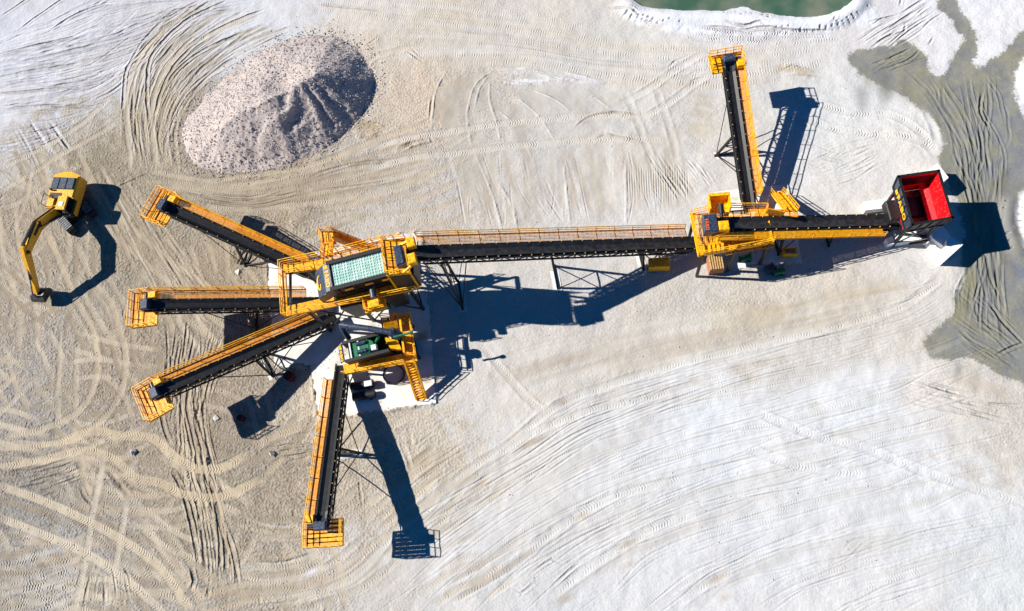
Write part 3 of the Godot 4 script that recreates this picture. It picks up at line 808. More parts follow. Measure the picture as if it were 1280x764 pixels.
func make_materials() -> void:
	mat("yellow", Color(0.97, 0.65, 0.0), Color(1.0, 0.74, 0.015), 0.45, 0.0, 0.3, 2)
	mat("orange", Color(0.90, 0.53, 0.07), Color(0.97, 0.63, 0.14), 0.6, 0.0, 0.5, 3)
	mat("machine_yellow", Color(0.90, 0.65, 0.11), Color(0.97, 0.74, 0.17), 0.42, 0.0, 0.5, 4)
	mat("black_steel", Color(0.07, 0.075, 0.085), Color(0.12, 0.125, 0.135), 0.55, 0.0, 0.6, 5)
	mat("navy_steel", Color(0.15, 0.20, 0.28), Color(0.21, 0.27, 0.36), 0.4, 0.0, 0.4, 6)
	mat("rubber", Color(0.07, 0.075, 0.09), Color(0.15, 0.155, 0.17), 0.5, 0.0, 0.22, 7, 0.03)
	mat("dusty_rubber", Color(0.09, 0.09, 0.11), Color(0.24, 0.24, 0.25), 0.75, 0.0, 0.22, 8, 0.03)
	mat("concrete", Color(0.80, 0.79, 0.76), Color(0.90, 0.895, 0.88), 0.9, 0.0, 0.06, 9, 0.012)
	mat("cream", Color(0.70, 0.60, 0.38), Color(0.80, 0.70, 0.48), 0.6, 0.0, 0.5, 10)
	mat("grey_steel", Color(0.36, 0.38, 0.40), Color(0.48, 0.50, 0.52), 0.4, 0.4, 0.5, 11)
	mat("red", Color(0.86, 0.02, 0.08), Color(0.95, 0.05, 0.11), 0.5, 0.0, 0.3, 12)
	mat("green", Color(0.02, 0.38, 0.24), Color(0.04, 0.48, 0.31), 0.45, 0.0, 0.5, 13)
	mat("deck", Color(0.52, 0.74, 0.69), Color(0.62, 0.81, 0.77), 0.7, 0.0, 0.28, 14, 0.012)
	mat("deck_rim", Color(0.70, 0.85, 0.82), Color(0.85, 0.92, 0.90), 0.7, 0.0, 0.28, 14, 0.012)
	mat("rust", Color(0.55, 0.35, 0.22), Color(0.74, 0.52, 0.36), 0.85, 0.0, 0.6, 15, 0.03)
	mat("gravel", Color(0.60, 0.555, 0.54), Color(0.84, 0.79, 0.765), 0.95, 0.0, 0.45, 16, 0.09)
	mat("white_paint", Color(0.84, 0.85, 0.86), Color(0.92, 0.93, 0.94), 0.6, 0.0, 0.3, 17)
	mat("soil", Color(0.73, 0.71, 0.68), Color(0.79, 0.78, 0.76), 0.95, 0.0, 0.006, 18, 0.02)
	weathered("yellow", [[0.0, Color(0.62, 0.40, 0.10)], [0.2, Color(0.97, 0.64, 0.01)], [0.45, Color(1.0, 0.72, 0.0)], [0.75, Color(1.0, 0.78, 0.01)], [1.0, Color(0.95, 0.80, 0.42)]])
	weathered("orange", [[0.0, Color(0.66, 0.38, 0.14)], [0.3, Color(0.97, 0.60, 0.04)], [0.7, Color(1.0, 0.70, 0.08)], [1.0, Color(0.95, 0.80, 0.52)]])
	weathered("machine_yellow", [[0.0, Color(0.50, 0.38, 0.16)], [0.22, Color(0.86, 0.61, 0.09)], [0.7, Color(0.96, 0.72, 0.14)], [1.0, Color(0.90, 0.80, 0.50)]])
	weathered("red", [[0.0, Color(0.60, 0.03, 0.06)], [0.3, Color(0.88, 0.02, 0.07)], [0.75, Color(0.95, 0.05, 0.11)], [1.0, Color(0.88, 0.40, 0.36)]])
	weathered("concrete", [[0.0, Color(0.70, 0.67, 0.62)], [0.2, Color(0.83, 0.815, 0.785)], [0.6, Color(0.88, 0.875, 0.86)], [1.0, Color(0.92, 0.915, 0.90)]])
	weathered("navy_steel", [[0.0, Color(0.12, 0.15, 0.21)], [0.4, Color(0.16, 0.22, 0.31)], [0.8, Color(0.22, 0.28, 0.37)], [1.0, Color(0.46, 0.46, 0.45)]])
	mat("new_concrete", Color(0.90, 0.90, 0.89), Color(0.96, 0.96, 0.955), 0.85, 0.0, 0.1, 22)
	mat("dark_grey", Color(0.20, 0.20, 0.21), Color(0.34, 0.33, 0.32), 0.5, 0.3, 0.5, 23)
	mat("maroon", Color(0.30, 0.03, 0.05), Color(0.40, 0.05, 0.07), 0.6, 0.0, 0.4, 21)
	var w := StandardMaterial3D.new()
	w.albedo_texture = noise_tex(31, 0.01, Color(0.24, 0.36, 0.29), Color(0.44, 0.46, 0.40))
	w.uv1_triplanar = true
	w.uv1_world_triplanar = true
	w.uv1_scale = Vector3.ONE * 0.05
	w.roughness = 0.12
	M.water = w
	var g := StandardMaterial3D.new()
	g.albedo_color = Color(0.05, 0.07, 0.09)
	g.roughness = 0.08
	M.glass = g
	var y := StandardMaterial3D.new()
	y.albedo_color = Color(0.95, 0.72, 0.03)
	y.roughness = 0.6
	M.sign_yellow = y
	var hot := StandardMaterial3D.new()
	hot.albedo_color = Color(0.92, 0.40, 0.06)
	hot.roughness = 0.6
	M.sign_orange = hot
# ---------------------------------------------------------------- shape tools
var org := Vector3.ZERO   # base of the thing being built; vertices are stored relative to it
var taken := {}

func numbered(called: String) -> String:
	taken[called] = taken.get(called, -1) + 1
	return called if taken[called] == 0 else "%s_%03d" % [called, taken[called]]

func thing(called: String, label: String, category: String, base: Vector3, group := "") -> Node3D:
	var o := Node3D.new()
	o.name = numbered(called)
	add_child(o)
	o.position = base
	o.set_meta("label", label)
	o.set_meta("category", category)
	if group:
		o.set_meta("group", group)
	org = base
	return o

func mb() -> SurfaceTool:
	var st := SurfaceTool.new()
	st.begin(Mesh.PRIMITIVE_TRIANGLES)
	return st

func obj(called: String, st: SurfaceTool, material: Material, parent: Node, label := "") -> MeshInstance3D:
	var mi := MeshInstance3D.new()
	mi.name = called
	mi.mesh = st.commit()
	mi.material_override = material
	if label:
		mi.set_meta("label", label)
	parent.add_child(mi, true)
	return mi

# a flat face, corners clockwise as seen from outside
func face(st: SurfaceTool, p: Array) -> void:
	var n: Vector3 = ((p[2] as Vector3) - p[0]).cross((p[1] as Vector3) - p[0])
	if n.length_squared() < 1e-12 and p.size() > 3:
		n = ((p[3] as Vector3) - p[0]).cross((p[2] as Vector3) - p[0])
	n = n.normalized()
	for i in range(1, p.size() - 1):
		for k in [0, i, i + 1]:
			st.set_normal(n)
			st.add_vertex((p[k] as Vector3) - org)

func hexa(st: SurfaceTool, c: Array) -> void:
	# c: 0-3 lower ring, 4-7 upper ring, both counter-clockwise seen from above (x right, z down the picture: clockwise on screen reversed by face())
	var mid := Vector3.ZERO
	for q: Vector3 in c:
		mid += q / 8.0
	for f in [[0, 1, 2, 3], [4, 5, 6, 7], [0, 1, 5, 4], [1, 2, 6, 5], [2, 3, 7, 6], [3, 0, 4, 7]]:
		var p := [c[f[0]], c[f[1]], c[f[2]], c[f[3]]]
		var n: Vector3 = (p[2] - p[0]).cross(p[1] - p[0])
		if n.dot((p[0] + p[1] + p[2] + p[3]) / 4.0 - mid) < 0.0:
			p.reverse()
		face(st, p)

# box with axes b, centre c and half sizes h
func box(st: SurfaceTool, c: Vector3, h: Vector3, b := Basis.IDENTITY) -> void:
	var x := b.x * h.x
	var y := b.y * h.y
	var z := b.z * h.z
	hexa(st, [c - x - y - z, c + x - y - z, c + x - y + z, c - x - y + z, c - x + y - z, c + x + y - z, c + x + y + z, c - x + y + z])

# box with its long edges chamfered (along local x and z at the top)
func cham(st: SurfaceTool, c: Vector3, h: Vector3, b := Basis.IDENTITY, k := 0.08) -> void:
	var low := Vector3(h.x, h.y - k * 0.5, h.z)
	box(st, c - b.y * k * 0.5, low, b)
	var y0 := c + b.y * (h.y - k)
	var y1 := c + b.y * h.y
	var x := b.x * h.x
	var z := b.z * h.z
	var x2 := b.x * (h.x - k)
	var z2 := b.z * (h.z - k)
	hexa(st, [y0 - x - z, y0 + x - z, y0 + x + z, y0 - x + z, y1 - x2 - z2, y1 + x2 - z2, y1 + x2 + z2, y1 - x2 + z2])

# straight bar from a to c, w across and t thick
func bar(st: SurfaceTool, a: Vector3, c: Vector3, w: float, t: float, up := Vector3.UP) -> void:
	var d := (c - a)
	var l := d.length()
	if l < 0.001:
		return
	d /= l
	var s := d.cross(up)
	if s.length() < 0.01:
		s = d.cross(Vector3.RIGHT)
	s = s.normalized()
	var u := s.cross(d)
	box(st, (a + c) * 0.5, Vector3(l * 0.5, t * 0.5, w * 0.5), Basis(d, u, s))

func tube(st: SurfaceTool, a: Vector3, c: Vector3, r: float, n := 8, r2 := -1.0) -> void:
	if r2 < 0.0:
		r2 = r
	var d := (c - a).normalized()
	var s := d.cross(Vector3.UP)
	if s.length() < 0.01:
		s = d.cross(Vector3.RIGHT)
	s = s.normalized()
	var u := s.cross(d)
	var ra := []
	var rc := []
	for i in n:
		var q := TAU * i / n
		var o := s * cos(q) + u * sin(q)
		ra.append([a + o * r, o])
		rc.append([c + o * r2, o])
	for i in n:
		var j := (i + 1) % n
		for v in [ra[i], rc[j], rc[i], ra[i], ra[j], rc[j]]:
			st.set_normal(v[1])
			st.add_vertex((v[0] as Vector3) - org)
	var ea := []
	var ec := []
	for i in n:
		ea.append(ra[i][0])
		ec.append(rc[n - 1 - i][0])
	face(st, ea)
	face(st, ec)

func pipe(st: SurfaceTool, pts: Array, r: float, n := 8) -> void:
	for i in pts.size() - 1:
		tube(st, pts[i], pts[i + 1], r, n)

# upright prism over a polygon given in 3-D (its y values are the top), going down by t
func prism(st: SurfaceTool, top: Array, t: float) -> void:
	var pts := PackedVector2Array()
	for p: Vector3 in top:
		pts.append(Vector2(p.x, p.z))
	if Geometry2D.is_polygon_clockwise(pts):
		top = top.duplicate()
		top.reverse()
		pts.reverse()
	var tri := Geometry2D.triangulate_polygon(pts)
	for i in range(0, tri.size(), 3):
		var q := [top[tri[i]], top[tri[i + 1]], top[tri[i + 2]]]
		var n: Vector3 = (q[2] - q[0]).cross(q[1] - q[0])
		if n.y < 0.0:
			q.reverse()
		face(st, q)
	var mid := Vector3.ZERO
	for p: Vector3 in top:
		mid += p / top.size()
	for i in top.size():
		var a: Vector3 = top[i]
		var b: Vector3 = top[(i + 1) % top.size()]
		var e := b - a
		var out := Vector3(e.z, 0, -e.x)
		var q := [a, b, b + Vector3.DOWN * t, a + Vector3.DOWN * t]
		var n: Vector3 = (q[2] - q[0]).cross(q[1] - q[0])
		# outward side of a counter-clockwise ring
		if n.dot(out) < 0.0:
			q.reverse()
		face(st, q)

func lettering(text: String, centre: Vector3, right: Vector3, up: Vector3, height: float, material: Material, parent: Node) -> void:
	var f := SystemFont.new()
	f.font_names = PackedStringArray(["Droid Sans"])
	f.font_weight = 700
	var t := TextMesh.new()
	t.font = f
	t.text = text
	t.font_size = 64
	t.pixel_size = height / 46.0
	t.depth = 0.03
	var mi := MeshInstance3D.new()
	mi.name = "lettering"
	mi.mesh = t
	mi.material_override = material
	right = right.normalized()
	up = (up - right * up.dot(right)).normalized()
	mi.basis = Basis(right, up, right.cross(up))
	mi.position = centre - org
	parent.add_child(mi, true)

# three slanting stripes, the mark in front of the lettering
func stripes(centre: Vector3, right: Vector3, up: Vector3, height: float, material: Material, parent: Node) -> void:
	right = right.normalized()
	up = (up - right * up.dot(right)).normalized()
	var nrm := right.cross(up)
	var st := mb()
	for k in 3:
		var c := centre + up * (k - 1) * height * 0.36 + right * (k - 1) * height * 0.08 + nrm * 0.015
		box(st, c, Vector3(height * 0.38, height * 0.12, 0.015), Basis(right, up, nrm))
	obj("stripe_mark", st, material, parent)

# ---------------------------------------------------------------- plant pieces
# posts and rails along a line of points
func handrail(parent: Node, pts: Array, h := 1.1, material: Material = null, step := 1.6, called := "handrail") -> MeshInstance3D:
	if material == null:
		material = M.yellow
	var st := mb()
	for i in pts.size() - 1:
		for lev in [1.0, 0.55]:
			bar(st, pts[i] + Vector3.UP * h * lev, pts[i + 1] + Vector3.UP * h * lev, 0.07, 0.07)
		bar(st, pts[i] + Vector3.UP * 0.09, pts[i + 1] + Vector3.UP * 0.09, 0.03, 0.14)
	var r := obj(called, st, material, parent)
	for i in pts.size() - 1:
		var n := maxi(1, int(round((pts[i] as Vector3).distance_to(pts[i + 1]) / step)))
		for k in n + (1 if i == pts.size() - 2 else 0):
			var p: Vector3 = (pts[i] as Vector3).lerp(pts[i + 1], float(k) / n)
			var ps := mb()
			bar(ps, p - Vector3.UP * 0.05, p + Vector3.UP * h, 0.07, 0.07)
			obj("post", ps, material, r)
	return r

# open steel grating between four corners a-b (along) and a-d (across)
func grating(parent: Node, a: Vector3, b: Vector3, d: Vector3, material: Material, pitch := 0.09, width := 0.045, called := "grating_panel") -> MeshInstance3D:
	var st := mb()
	var w := (d - a)
	var n := maxi(3, int(w.length() / pitch))
	for i in n + 1:
		var o := w * (float(i) / n)
		var s := 1.6 if i == 0 or i == n else 1.0
		bar(st, a + o, b + o, width * s, 0.05)
	var m := maxi(2, int((b - a).length() / 0.5))
	for i in m + 1:
		var o := (b - a) * (float(i) / m)
		bar(st, a + o - Vector3.UP * 0.015, a + o + w - Vector3.UP * 0.015, 0.04, 0.03)
	return obj(called, st, material, parent)

# level floor of panels over the parallelogram a, a + along, a + across
func floor_panels(parent: Node, a: Vector3, along: Vector3, across: Vector3, n: int, mats: Array, pitch := 0.1, width := 0.06) -> void:
	var gap := along.normalized() * 0.02
	for i in n:
		var p := a + along * (float(i) / n) + gap
		var q := a + along * (float(i + 1) / n) - gap
		grating(parent, p, p + across, q, mats[i % mats.size()], pitch, width)

func stair(parent: Node, bottom: Vector3, top: Vector3, width: float, material: Material, rail := true) -> Node3D:
	var run := Vector3(top.x - bottom.x, 0, top.z - bottom.z)
	var side := run.normalized().cross(Vector3.UP)
	var st := mb()
	for s in [-1, 1]:
		bar(st, bottom + side * s * width * 0.5, top + side * s * width * 0.5, 0.06, 0.24)
	var r := obj("stair", st, material, parent)
	var n := maxi(3, int(round((top.y - bottom.y) / 0.22)))
	for i in n:
		var c := bottom.lerp(top, (i + 0.5) / n)
		var ts := mb()
		bar(ts, c - side * (width * 0.5 - 0.04), c + side * (width * 0.5 - 0.04), 0.25, 0.035)
		obj("tread", ts, material, r)
	if rail:
		for s in [-1, 1]:
			handrail(parent, [bottom + side * s * width * 0.5, top + side * s * width * 0.5], 1.0, material, 1.3, "stair_handrail")
	return r

# ---------------------------------------------------------------- belt conveyor
# o: belt half width bw, walkway side (+1 right of travel), supports, platform, grate material ...
func conveyor(called: String, label: String, tail: Vector3, head: Vector3, o: Dictionary) -> Node3D:
	var run := Vector3(head.x - tail.x, 0, head.z - tail.z)
	var root := thing(called, label, "conveyor", Vector3(tail.x, 0, tail.z), "belt conveyors of the plant")
	var f := (head - tail).normalized()
	var lat := run.normalized().cross(Vector3.UP)
	var up := lat.cross(f)
	var L := tail.distance_to(head)
	var bw: float = o.get("bw", 0.5)
	var fw := bw + 0.14
	var sg: float = o.get("side", 1.0)
	var ww: float = o.get("walk", 0.8)
	var pt := func(s: float, l: float, u: float) -> Vector3: return tail + f * s + lat * l + up * u
	var steel: Material = M.black_steel
	# belt: troughed carrying run, drums, flat return run
	var st := mb()
	var ring := []
	var n := 26
	for i in n + 1:
		var s := L * i / n
		var k := clampf(minf(s, L - s) / 1.2, 0.0, 1.0)
		ring.append([pt.call(s, -bw, 0.02 + 0.2 * k), pt.call(s, -bw * 0.42, 0.02), pt.call(s, bw * 0.42, 0.02), pt.call(s, bw, 0.02 + 0.2 * k)])
	for i in range(1, 8):
		var q := PI * i / 8.0
		var row := []
		for l in [-bw, -bw * 0.42, bw * 0.42, bw]:
			row.append(pt.call(L + 0.26 * sin(q), l, -0.24 + 0.26 * cos(q)))
		ring.append(row)
	for s in [L, 0.0]:
		var row := []
		for l in [-bw, -bw * 0.42, bw * 0.42, bw]:
			row.append(pt.call(s, l, -0.5))
		ring.append(row)
	for i in range(1, 8):
		var q := PI * i / 8.0
		var row := []
		for l in [-bw, -bw * 0.42, bw * 0.42, bw]:
			row.append(pt.call(-0.26 * sin(q), l, -0.24 - 0.26 * cos(q)))
		ring.append(row)
	ring.append(ring[0])
	for i in ring.size() - 1:
		for j in 3:
			face(st, [ring[i][j], ring[i + 1][j], ring[i + 1][j + 1], ring[i][j + 1]])
	obj("belt", st, o.get("belt", M.rubber), root)
	# frame
	for s in [-1.0, 1.0]:
		st = mb()
		bar(st, pt.call(-0.35, fw * s, -0.05), pt.call(L + 0.25, fw * s, -0.05), 0.14, 0.26, up)
		obj("frame_rail", st, steel, root)
		st = mb()
		var dep: float = o.get("depth", 0.85)
		bar(st, pt.call(1.2, fw * s, -dep), pt.call(L - 1.4, fw * s, -dep), 0.14, 0.14, up)
		bar(st, pt.call(0.2, fw * s, -0.1), pt.call(1.2, fw * s, -dep), 0.08, 0.08, up)
		bar(st, pt.call(L - 0.3, fw * s, -0.1), pt.call(L - 1.4, fw * s, -dep), 0.08, 0.08, up)
		var m := int((L - 2.6) / 1.25)
		for i in m + 1:
			var a := 1.2 + (L - 2.6) * i / m
			bar(st, pt.call(a, fw * s, -0.1), pt.call(a, fw * s, -dep), 0.1, 0.1, f)
			if i < m:
				var b := 1.2 + (L - 2.6) * (i + 1) / m
				bar(st, pt.call(a, fw * s, -0.1 if i % 2 == 0 else -dep), pt.call(b, fw * s, -dep if i % 2 == 0 else -0.1), 0.08, 0.08, up)
		obj("truss_side", st, steel, root)
	var m2 := int(L / 2.5)
	for i in m2 + 1:
		var a := 1.2 + (L - 2.6) * i / m2
		st = mb()
		bar(st, pt.call(a, -fw, -0.85), pt.call(a, fw, -0.85), 0.08, 0.08, up)
		obj("cross_member", st, steel, root)
	# idlers with pale brackets at the belt edges
	var ni := int(L / 1.15)
	for i in ni:
		var s := 0.6 + (L - 1.2) * i / (ni - 1.0)
		st = mb()
		tube(st, pt.call(s, -bw * 0.42, -0.06), pt.call(s, bw * 0.42, -0.06), 0.06, 6)
		tube(st, pt.call(s, bw * 0.42, -0.06), pt.call(s, bw + 0.04, 0.14), 0.06, 6)
		tube(st, pt.call(s, -bw * 0.42, -0.06), pt.call(s, -bw - 0.04, 0.14), 0.06, 6)
		var idler := obj("idler", st, steel, root)
		for g in [-1.0, 1.0]:
			st = mb()
			box(st, pt.call(s, g * (bw + 0.1), 0.17), Vector3(0.042, 0.045, 0.042), Basis(f, up, -lat))
			obj("bracket", st, M.cream, idler)
	# drums and drive
	st = mb()
	tube(st, pt.call(L, -bw, -0.24), pt.call(L, bw, -0.24), 0.24, 14)
	obj("head_drum", st, M.grey_steel, root)
	st = mb()
	tube(st, pt.call(0, -bw, -0.24), pt.call(0, bw, -0.24), 0.24, 14)
	obj("tail_drum", st, M.grey_steel, root)
	var fb := Basis(run.normalized(), Vector3.UP, -lat)
	if o.get("hood", true):
		st = mb()
		cham(st, pt.call(L + 0.12, 0, 0.2) , Vector3(0.42, 0.42, bw + 0.1), fb, 0.1)
		for g in [-1.0, 1.0]:
			box(st, pt.call(L - 0.55, g * (bw + 0.02), 0.2), Vector3(0.4, 0.16, 0.03), Basis(f, up, -lat))
		obj("head_hood", st, M.navy_steel, root)
		st = mb()
		cham(st, pt.call(L - 0.55, sg * (fw + 0.42), 0.25), Vector3(0.42, 0.3, 0.36), fb, 0.05)
		obj("drive_guard", st, M.yellow, root)
		st = mb()
		tube(st, pt.call(L + 0.1, sg * (fw + 0.05), 0.15), pt.call(L + 0.1, sg * (fw + 0.6), 0.15), 0.2, 10)
		obj("drive_motor", st, M.navy_steel, root)
	# walkway with handrail
	var w0 := sg * (fw + 0.08)
	var w1 := sg * (fw + 0.08 + ww)
	var ws: float = o.get("walk_from", 1.5)
	var we: float = L - o.get("walk_to", 0.4)
	if ww > 0.0:
		var np := int((we - ws) / 2.0)
		st = mb()
		bar(st, pt.call(ws, w1, -0.12), pt.call(we, w1, -0.12), 0.06, 0.12, up)
		for i in np + 1:
			var s := ws + (we - ws) * i / np
			bar(st, pt.call(s, sg * fw, -0.13), pt.call(s, w1, -0.13), 0.07, 0.08, up)
		var walk := obj("walkway", st, o.get("edge", M.yellow), root)
		for i in np:
			var s := ws + (we - ws) * i / np + 0.03
			var t := ws + (we - ws) * (i + 1) / np - 0.03
			grating(walk, pt.call(s, w0, -0.06), pt.call(t, w0, -0.06), pt.call(s, w1, -0.06), o.get("grate", M.orange), o.get("pitch", 0.11), o.get("barw", 0.08))
		handrail(root, [pt.call(ws, w1, -0.05), pt.call(we, w1, -0.05)], 1.05, o.get("rail", M.yellow), (we - ws) / np)
	# head platform
	if o.get("platform", true):
		var fl := head.y - 0.95
		var hx := run.normalized()
		var c := Vector3(head.x, fl, head.z)
		var far: float = o.get("plat_out", 2.1)
		var back: float = o.get("plat_back", 0.6)
		var hw: float = o.get("plat_half", 1.85)
		var a := c - hx * back - lat * hw
		st = mb()
		for q in [[-back, -hw, far, -hw], [-back, hw, far, hw], [far, -hw, far, hw], [-back, -hw, -back, hw], [far * 0.4, -hw, far * 0.4, hw]]:
			bar(st, c + hx * q[0] + lat * q[1] - Vector3.UP * 0.1, c + hx * q[2] + lat * q[3] - Vector3.UP * 0.1, 0.1, 0.14)
		for s in [-1.0, 1.0]:
			bar(st, c + hx * far * 0.4 + lat * s * fw - Vector3.UP * 0.1, pt.call(L - 2.6, s * fw, -0.85), 0.08, 0.08)
		var plat := obj("head_platform", st, M.yellow, root)
		floor_panels(plat, a + Vector3.UP * 0.02, hx * (back + far), lat * hw * 2.0, 6, [M.yellow, M.yellow, M.orange], 0.13, 0.09)
		handrail(root, [c - hx * back - lat * hw, c + hx * far - lat * hw, c + hx * far + lat * hw, c - hx * back + lat * hw], 1.1, M.yellow, 1.0, "platform_handrail")
	# trestles
	for sp: Dictionary in o.get("supports", []):
		var s: float = sp.t * L
		var top: Vector3 = pt.call(s, 0, -0.85)
		var half: float = sp.get("half", 1.5)
		var foot: Vector3 = Vector3(top.x, 0.12, top.z) + lat * sp.get("shift", 0.0)
		var fr := mb()
		bar(fr, foot - lat * (half + 0.2), foot + lat * (half + 0.2), 0.2, 0.2)
		if sp.get("double", false):
			bar(fr, foot - lat * (half + 0.2) + f * 0.9, foot + lat * (half + 0.2) + f * 0.9, 0.16, 0.16)
		var tr := obj("trestle", fr, steel, root)
		var th: Vector3 = foot.lerp(top, 0.52)
		for g in [-1.0, 1.0]:
			fr = mb()
			bar(fr, foot + lat * g * half, top + lat * g * fw, 0.22, 0.22)
			obj("leg", fr, steel, tr)
			if sp.get("vee", 3.6) > 0.0:
				for e in [-1.0, 1.0]:
					var to: Vector3 = pt.call(clampf(s + e * sp.get("vee", 3.6), 1.3, L - 1.5), g * fw, -0.8)
					fr = mb()
					bar(fr, foot + lat * g * half + Vector3.UP * 0.1, to, 0.08, 0.08)
					obj("brace", fr, steel, tr)
		fr = mb()
		var mw := (half + fw) * 0.5
		bar(fr, th - lat * mw, th + lat * mw, 0.1, 0.1)
		bar(fr, foot - lat * half, th + lat * mw, 0.08, 0.08)
		bar(fr, foot + lat * half, th - lat * mw, 0.08, 0.08)
		bar(fr, th - lat * mw, top + lat * fw, 0.08, 0.08)
		bar(fr, th + lat * mw, top - lat * fw, 0.08, 0.08)
		obj("cross_brace", fr, steel, tr)
		if sp.get("pad", true):
			fr = mb()
			var pw: float = sp.get("pad_half", half + 0.4)
			box(fr, Vector3(foot.x, -0.12, foot.z), Vector3(0.45 if not sp.get("double", false) else 0.9, 0.14, pw), fb)
			obj("footing", fr, M.concrete, tr)
	return root
# ---------------------------------------------------------------- the plant
func build_plant() -> void:
	build_conveyors()
	build_screen_tower()
	build_crusher()
	build_primary()
	build_hopper()

func build_conveyors() -> void:
	conveyor("stockpile_conveyor", "stockpile conveyor whose yellow head points at the gravel pile and the excavator", at(395, 344, 1.5), at(205, 258, 7.0),
		{"side": 1.0, "walk": 0.75, "supports": [{"t": 0.52, "half": 1.6, "double": true, "vee": 4.2}], "plat_half": 1.9})
	conveyor("stockpile_conveyor", "stockpile conveyor with pale orange walkway between the two slanting discharge conveyors", at(400, 379, 1.5), at(184, 382, 7.1),
		{"side": 1.0, "walk": 0.95, "supports": [{"t": 0.45, "half": 1.6, "vee": 4.0}], "plat_half": 1.95, "barw": 0.065})
	conveyor("stockpile_conveyor", "stockpile conveyor whose shadow falls across the white slab onto two red drums", at(418, 397, 1.5), at(196, 492, 7.0),
		{"side": 1.0, "walk": 0.85, "supports": [{"t": 0.48, "half": 1.6, "vee": 4.2}], "plat_half": 1.9})
	conveyor("stockpile_conveyor", "stockpile conveyor that starts under the small crusher with the green machinery", at(427, 458, 1.5), at(402, 657, 6.7),
		{"side": 1.0, "walk": 0.72, "supports": [{"t": 0.53, "half": 1.6, "vee": 4.2}], "plat_half": 1.75, "plat_out": 1.9})
	conveyor("stockpile_conveyor", "stockpile conveyor that leaves the primary crusher towards the pond", at(938, 262, 1.6), at(911, 76, 7.2),
		{"side": 1.0, "walk": 0.68, "supports": [{"t": 0.5, "half": 1.9, "vee": 3.8}], "plat_half": 1.75, "plat_out": 1.5})
	conveyor("feed_conveyor", "long dusty feed conveyor with orange walkway linking the primary crusher to the screen", at(872, 304, 1.6), at(512, 317, 13.6),
		{"side": 1.0, "walk": 1.0, "bw": 0.6, "belt": M.dusty_rubber, "platform": false, "hood": false, "walk_to": 0.9, "walk_from": 1.0, "barw": 0.04, "pitch": 0.13,
		"supports": [{"t": 0.2, "half": 1.1, "vee": 0.0}, {"t": 0.53, "half": 1.3, "vee": 0.0}, {"t": 0.9, "half": 1.5, "vee": 2.5}]})
	conveyor("feed_conveyor", "feed conveyor with yellow walkway running from under the red hopper", at(1128, 276, 1.3), at(893, 281, 7.8),
		{"side": -1.0, "walk": 0.85, "bw": 0.6, "belt": M.dusty_rubber, "platform": false, "hood": false, "grate": M.yellow, "edge": M.yellow, "pitch": 0.09, "barw": 0.065, "walk_from": 2.6, "walk_to": 0.0,
		"supports": [{"t": 0.36, "half": 1.1, "vee": 0.0}, {"t": 0.62, "half": 1.2, "vee": 2.0}]})

func yellow_guard(parent: Node, c: Vector3, h: Vector3, b: Basis) -> void:
	var st := mb()
	cham(st, c, h, b, 0.06)
	obj("drive_guard", st, M.yellow, parent)

